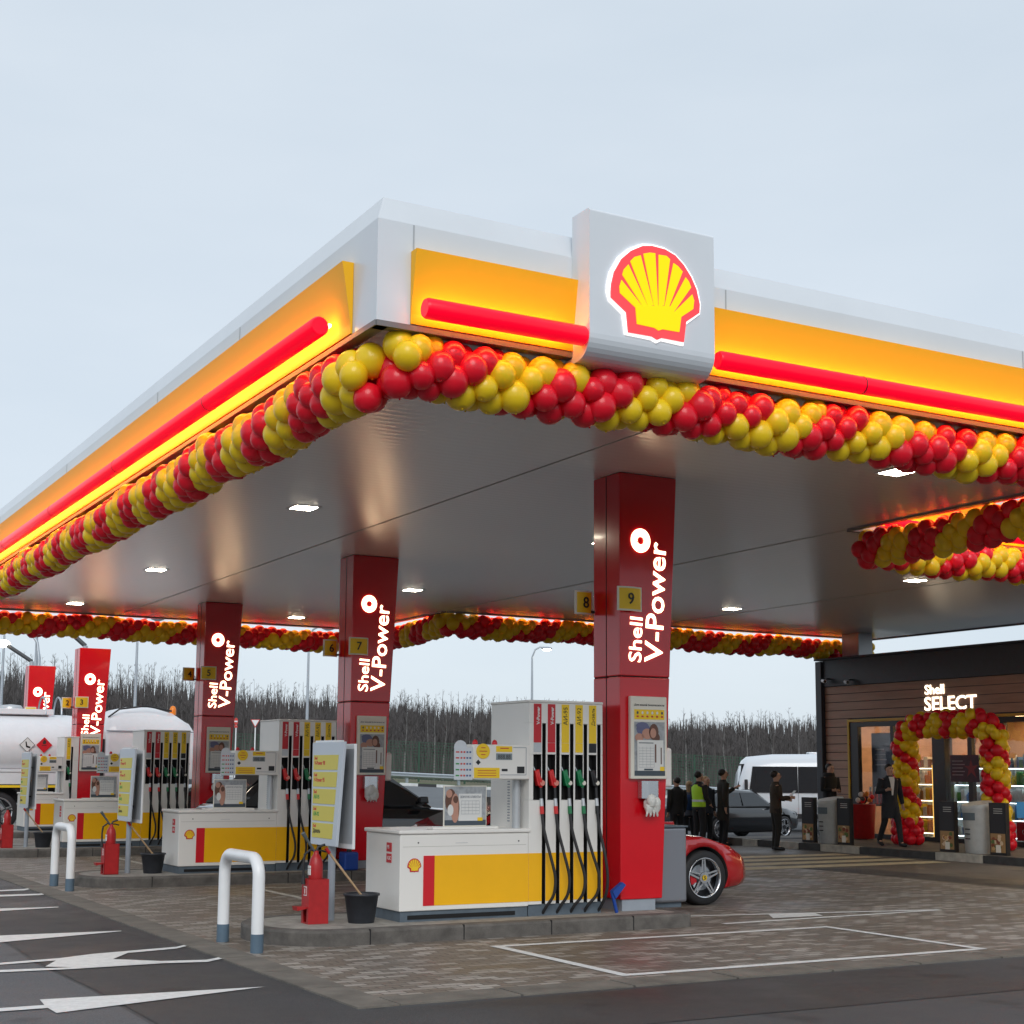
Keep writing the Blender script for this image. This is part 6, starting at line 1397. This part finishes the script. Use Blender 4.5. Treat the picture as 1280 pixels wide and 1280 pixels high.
def person(label, pos, face, H=1.78, la=None, ra=None, stride=0, coat=.55, cj=(.02, .02, .022), ct=(.015, .016, .02), hair=None, extra=None, hood=False, shirt=None, hairlong=False, group=None):
    """face: heading angle of the look direction; la/ra: (elbow, wrist) offsets from the shoulder, local x right, y forward, z up"""
    t = thing('person', (0, 0, 0), label, 'person', group); k = H/1.78
    S = lambda x, y, z: Vector((x, y, z))*k
    la = la or ((-.05, -.02, -.29), (-.04, .06, -.54)); ra = ra or ((.05, -.02, -.29), (.04, .06, -.54))
    shl, shr = S(-.185, 0, 1.43), S(.185, 0, 1.43)
    el, wl = shl+S(*la[0]), shl+S(*la[1]); er, wr_ = shr+S(*ra[0]), shr+S(*ra[1])
    st = stride
    V = [S(0, 0, .95), S(0, .0, 1.15), S(0, 0, 1.36), S(0, .01, 1.50), S(0, .025, 1.585), S(0, .03, 1.66), S(0, .015, 1.735),   # 0-6
         shl, el, wl, shr, er, wr_,                                                                                      # 7-12
         S(-.095, 0, .90), S(-.105, st*.5+.02, .50), S(-.105, st*.9-.02, .09), S(-.12, st*.9+.13, .035),                       # 13-16
         S(.095, 0, .90), S(.105, -st*.35+.03, .50), S(.105, -st*.95-.03, .10+abs(st)*.1), S(.12, -st*.95+.11, .035)]           # 17-20
    E = [(0, 1), (1, 2), (2, 3), (3, 4), (4, 5), (5, 6), (2, 7), (7, 8), (8, 9), (2, 10), (10, 11), (11, 12), (0, 13), (13, 14), (14, 15), (15, 16), (0, 17), (17, 18), (18, 19), (19, 20)]
    Rr = [(.14, .10), (.12, .088), (.125, .08), .050, (.070, .085), (.090, .108), (.074, .09), .06, .042, .028, .06, .042, .028, .085, .055, .038, .03, .085, .055, .038, .03]
    for w0, e0, s in ((9, 8, -1), (12, 11, 1)):
        d = (V[w0]-V[e0]).normalized(); side = d.cross(Vector((0, 1, 0))); side = side.normalized() if side.length > .2 else Vector((1, 0, 0)); palm = V[w0]+d*.06*k
        V.append(palm); Rr.append((.036, .02)); E.append((w0, len(V)-1)); pi = len(V)-1
        curl = Vector((0, .6, -.1))
        for f in range(4):
            a = palm+side*(.012*(f-1.5)*1.4*k)+d*.035*k; b = a+(d+curl*.4).normalized()*(.036-.004*abs(f-1.2))*k; c = b+(d*.4+curl).normalized()*.026*k
            V += [a, b, c]; n = len(V); E += [(pi, n-3), (n-3, n-2), (n-2, n-1)]; Rr += [.010, .009, .007]
        a = palm-side*s*.03*k; b = a+(d*.7-side*s*.6+curl*.4).normalized()*.035*k; V += [a, b]; n = len(V); E += [(pi, n-2), (n-2, n-1)]; Rr += [.012, .009]
    Rr = [tuple(x*k for x in r) if isinstance(r, tuple) else r*k for r in Rr]
    me = skinned(V, E, Rr, 0, 1); mb = MB(); mb.add([v.co for v in me.vertices], [tuple(p.vertices) for p in me.polygons], 0, True)
    # face: nose, brow, eyes, mouth, ears
    for s in (-1, 1):
        mb.sphere(S(s*.030, .108, 1.672), .011*k, 8, 5, 1, (1.2, .6, .8)); mb.sphere(S(s*.082, .025, 1.655), .022*k, 8, 5, 0, (.4, .8, 1.3))
    mb.sphere(S(0, .122, 1.645), .016*k, 8, 6, 0, (.8, 1, 1.7)); mb.sphere(S(0, .105, 1.605), .018*k, 8, 5, 2, (1.4, .5, .4))
    mb.build('body', [M_skin, M_hairk, mat('lips', (.32, .12, .09), .5)], t)
    # hair cap
    hm = hair or M_hairk; mb = MB(); mb.sphere(S(0, -.024, 1.692), .096*k, 14, 9, 0, (.90, 1.0, .94))
    if hairlong: mb.rings([[S(.085*math.cos(a), -.045+.05*math.sin(a), z) for a in [i*math.pi/5 for i in range(10)]] for z in (1.70, 1.60, 1.50, 1.40)])
    mb.build('hair', hm, t)
    if hood:
        mb = MB(); mb.rings([[S(r*math.cos(a), -.03+r*.9*math.sin(a), z) for a in [i*math.pi/6 for i in range(12)]] for z, r in ((1.45, .13), (1.50, .15), (1.56, .13))]); mb.build('hood', mat('cloth_%.3f_%.3f' % cj[:2], cj, .85, var=.15, vscale=20), t)
    # jacket: torso and sleeves, hem at coat height
    mj = mat('cloth_%.3f_%.3f' % cj[:2], cj, .85, var=.15, vscale=20); mtr = mat('trouser_%.3f_%.3f' % ct[:2], ct, .85, var=.15, vscale=20)
    zh = .95-coat*.35
    mb = MB(); prof = [(zh, .19, .135), (zh+.10, .185, .135), (.98, .175, .125), (1.12, .172, .122), (1.28, .195, .13), (1.40, .215, .125), (1.46, .17, .105), (1.50, .085, .08), (1.53, .075, .075)]
    mb.rings([[S(rx*math.cos(a), ry*math.sin(a), z) for a in [i*math.pi/8 for i in range(16)]] for z, rx, ry in prof], True)
    for a, b, c in ((shl, el, wl), (shr, er, wr_)): mb.tube([tuple(a+S(0, 0, .01)), tuple(a.lerp(b, .5)), tuple(b), tuple(b.lerp(c, .55)), tuple(b.lerp(c, .97))], [.082*k, .07*k, .062*k, .055*k, .045*k], 12)
    mb.build('jacket', mj, t)
    mb = MB()
    mb.rings([[S(rx*math.cos(a), ry*math.sin(a), z) for a in [i*math.pi/8 for i in range(16)]] for z, rx, ry in ((.84, .165, .115), (.95, .165, .12), (1.0, .16, .115))])
    for h, kn, an in ((13, 14, 15), (17, 18, 19)):
        mb.tube([tuple(V[h]+S(0, 0, .03)), tuple(V[h].lerp(V[kn], .5)), tuple(V[kn]), tuple(V[kn].lerp(V[an], .5)), tuple(V[an]+S(0, 0, -.01))], [.098*k, .088*k, .07*k, .062*k, .058*k], 12)
    mb.build('trousers', mtr, t)
    for an, to in ((15, 16), (19, 20)):
        mb = MB(); d = V[to]-V[an]; a = Vector(V[an])-S(0, .03, .035); mb.tube([tuple(a+S(0, -.03, 0)), tuple(a), tuple(a.lerp(V[to], .6)), tuple(V[to]+S(0, .02, 0)), tuple(V[to]+S(0, .05, -.005))], [.03*k, .046*k, .045*k, .04*k, .022*k], 10); mb.build('shoe', M_black, t)
    if extra: extra(t, S, V)
    pos = Vector(pos); pos.z += dip(pos.x, pos.y) if pos.z < .1 else 0
    t.location = pos; t.rotation_euler = (0, 0, face-math.pi/2)
    return t
RIGHT = math.atan2(-.4887, .8725); CAMD = math.atan2(-.8725, -.4887); AWAY = CAMD+math.pi; LEFT = RIGHT+math.pi
def shirt_x(t, S, V):
    mb = MB(); mb.rings([[S(-.05*w_, .128+q, z), S(.05*w_, .128+q, z), S(.05*w_, .10, z), S(-.05*w_, .10, z)] for z, w_, q in ((1.10, .3, -.001), (1.28, .7, .008), (1.42, 1.1, .003), (1.50, 1.3, -.035))], True, 0, False); mb.build('shirt', M_paper, t)
def backpack(t, S, V):
    mb = MB(); mb.rings([[S(r*math.cos(a)*1.0, -.19+.08*math.sin(a)*r/.13, z) for a in [i*math.pi/6 for i in range(12)]] for z, r in ((1.02, .09), (1.06, .13), (1.25, .135), (1.36, .12), (1.42, .07))]); mb.build('backpack', mat('backpack_blue', (.01, .05, .16), .7), t)
def vest(t, S, V):
    mb = MB(); prof = [(.93, .192, .142), (1.12, .185, .135), (1.28, .207, .142), (1.38, .222, .138), (1.455, .15, .11)]
    mb.rings([[S(rx*math.cos(a), ry*math.sin(a), z) for a in [i*math.pi/8 for i in range(16)]] for z, rx, ry in prof], False); v = mb.build('safety_vest', mat('vest_yellow_green', (.45, .80, .02), .6, emit=(.3, .6, .0), es=.0), t)
    mb = MB(); mb.rings([[S(rx*math.cos(a), ry*math.sin(a), z) for a in [i*math.pi/8 for i in range(16)]] for z, rx, ry in ((1.05, .192, .142), (1.10, .191, .141))], False); mb.build('reflective_band', M_lgrey, v)
def tablet(t, S, V):
    c = (V[9]+V[12])/2+S(0, .10, .06); mb = MB(); mb.hexa([c+S(-.09, -.05, -.05), c+S(.09, -.05, -.05), c+S(.09, -.04, -.055), c+S(-.09, -.04, -.055), c+S(-.09, .07, .14), c+S(.09, .07, .14), c+S(.09, .08, .135), c+S(-.09, .08, .135)]); mb.build('tablet', M_black, t)
def papers(t, S, V):
    c = (V[9]+V[12])/2+S(0, .08, .06); mb = MB(); mb.hexa([c+S(-.09, -.09, -.07), c+S(.09, -.09, -.07), c+S(.09, -.085, -.075), c+S(-.09, -.085, -.075), c+S(-.09, .10, .12), c+S(.09, .10, .12), c+S(.09, .105, .115), c+S(-.09, .105, .115)]); mb.build('papers', M_paper, t)
person('person in a black jacket, half hidden by the right side of the near red column', tuple(P(34.6, 846)), AWAY+.4, 1.66, coat=.3)
person('person with long blond hair, grey jacket and a blue backpack, seen from behind', tuple(P(35.2, 861)), AWAY, 1.62, cj=(.10, .11, .14), coat=.2, hair=M_hairb, extra=backpack, hairlong=True)
person('man in a yellow-green safety vest over dark clothes', tuple(P(33.6, 873)), RIGHT+.6, 1.70, coat=.2, extra=vest, ra=((.05, .02, -.28), (.0, .18, -.42)), la=((-.05, .02, -.28), (-.02, .12, -.48)))
person('person in dark patterned clothes just behind the man in the safety vest', tuple(P(34.6, 882)), CAMD+.6, 1.66, cj=(.03, .035, .05), coat=.3, hair=M_hairb)
person('tall man in a long dark coat with one hand raised towards the open van door', tuple(P(34.5, 903)), RIGHT+.25, 1.80, coat=1.0, cj=(.025, .022, .018), la=((-.04, .12, -.24), (.06, .34, -.10)), ra=((.06, -.06, -.28), (.08, -.05, -.54)))
person('bearded man in a brown jacket reading papers in front of the black saloon', tuple(P(31.75, 968)), RIGHT+.1, 1.70, coat=.35, cj=(.045, .032, .022), ct=(.016, .014, .012), la=((-.02, .04, -.27), (.06, .26, -.30)), ra=((.02, .06, -.27), (-.05, .28, -.26)), extra=papers)
person('man in a long open dark coat and white shirt, striding out below the arch', (21.95, 22.98, .15), CAMD+.25, 1.70, coat=1.0, stride=.30, cj=(.016, .018, .024), extra=shirt_x, ra=((.10, .0, -.27), (.0, .18, -.22)), la=((-.10, -.06, -.27), (-.16, -.08, -.52)))
person('person in a black hooded jacket waiting at the shop corner behind a litter bin', (23.0, 26.0, .15), CAMD+.5, 1.72, coat=.5, cj=(.012, .012, .014), hood=True, la=((-.06, .02, -.27), (.08, .20, -.30)), ra=((.06, .02, -.27), (-.08, .20, -.28)))
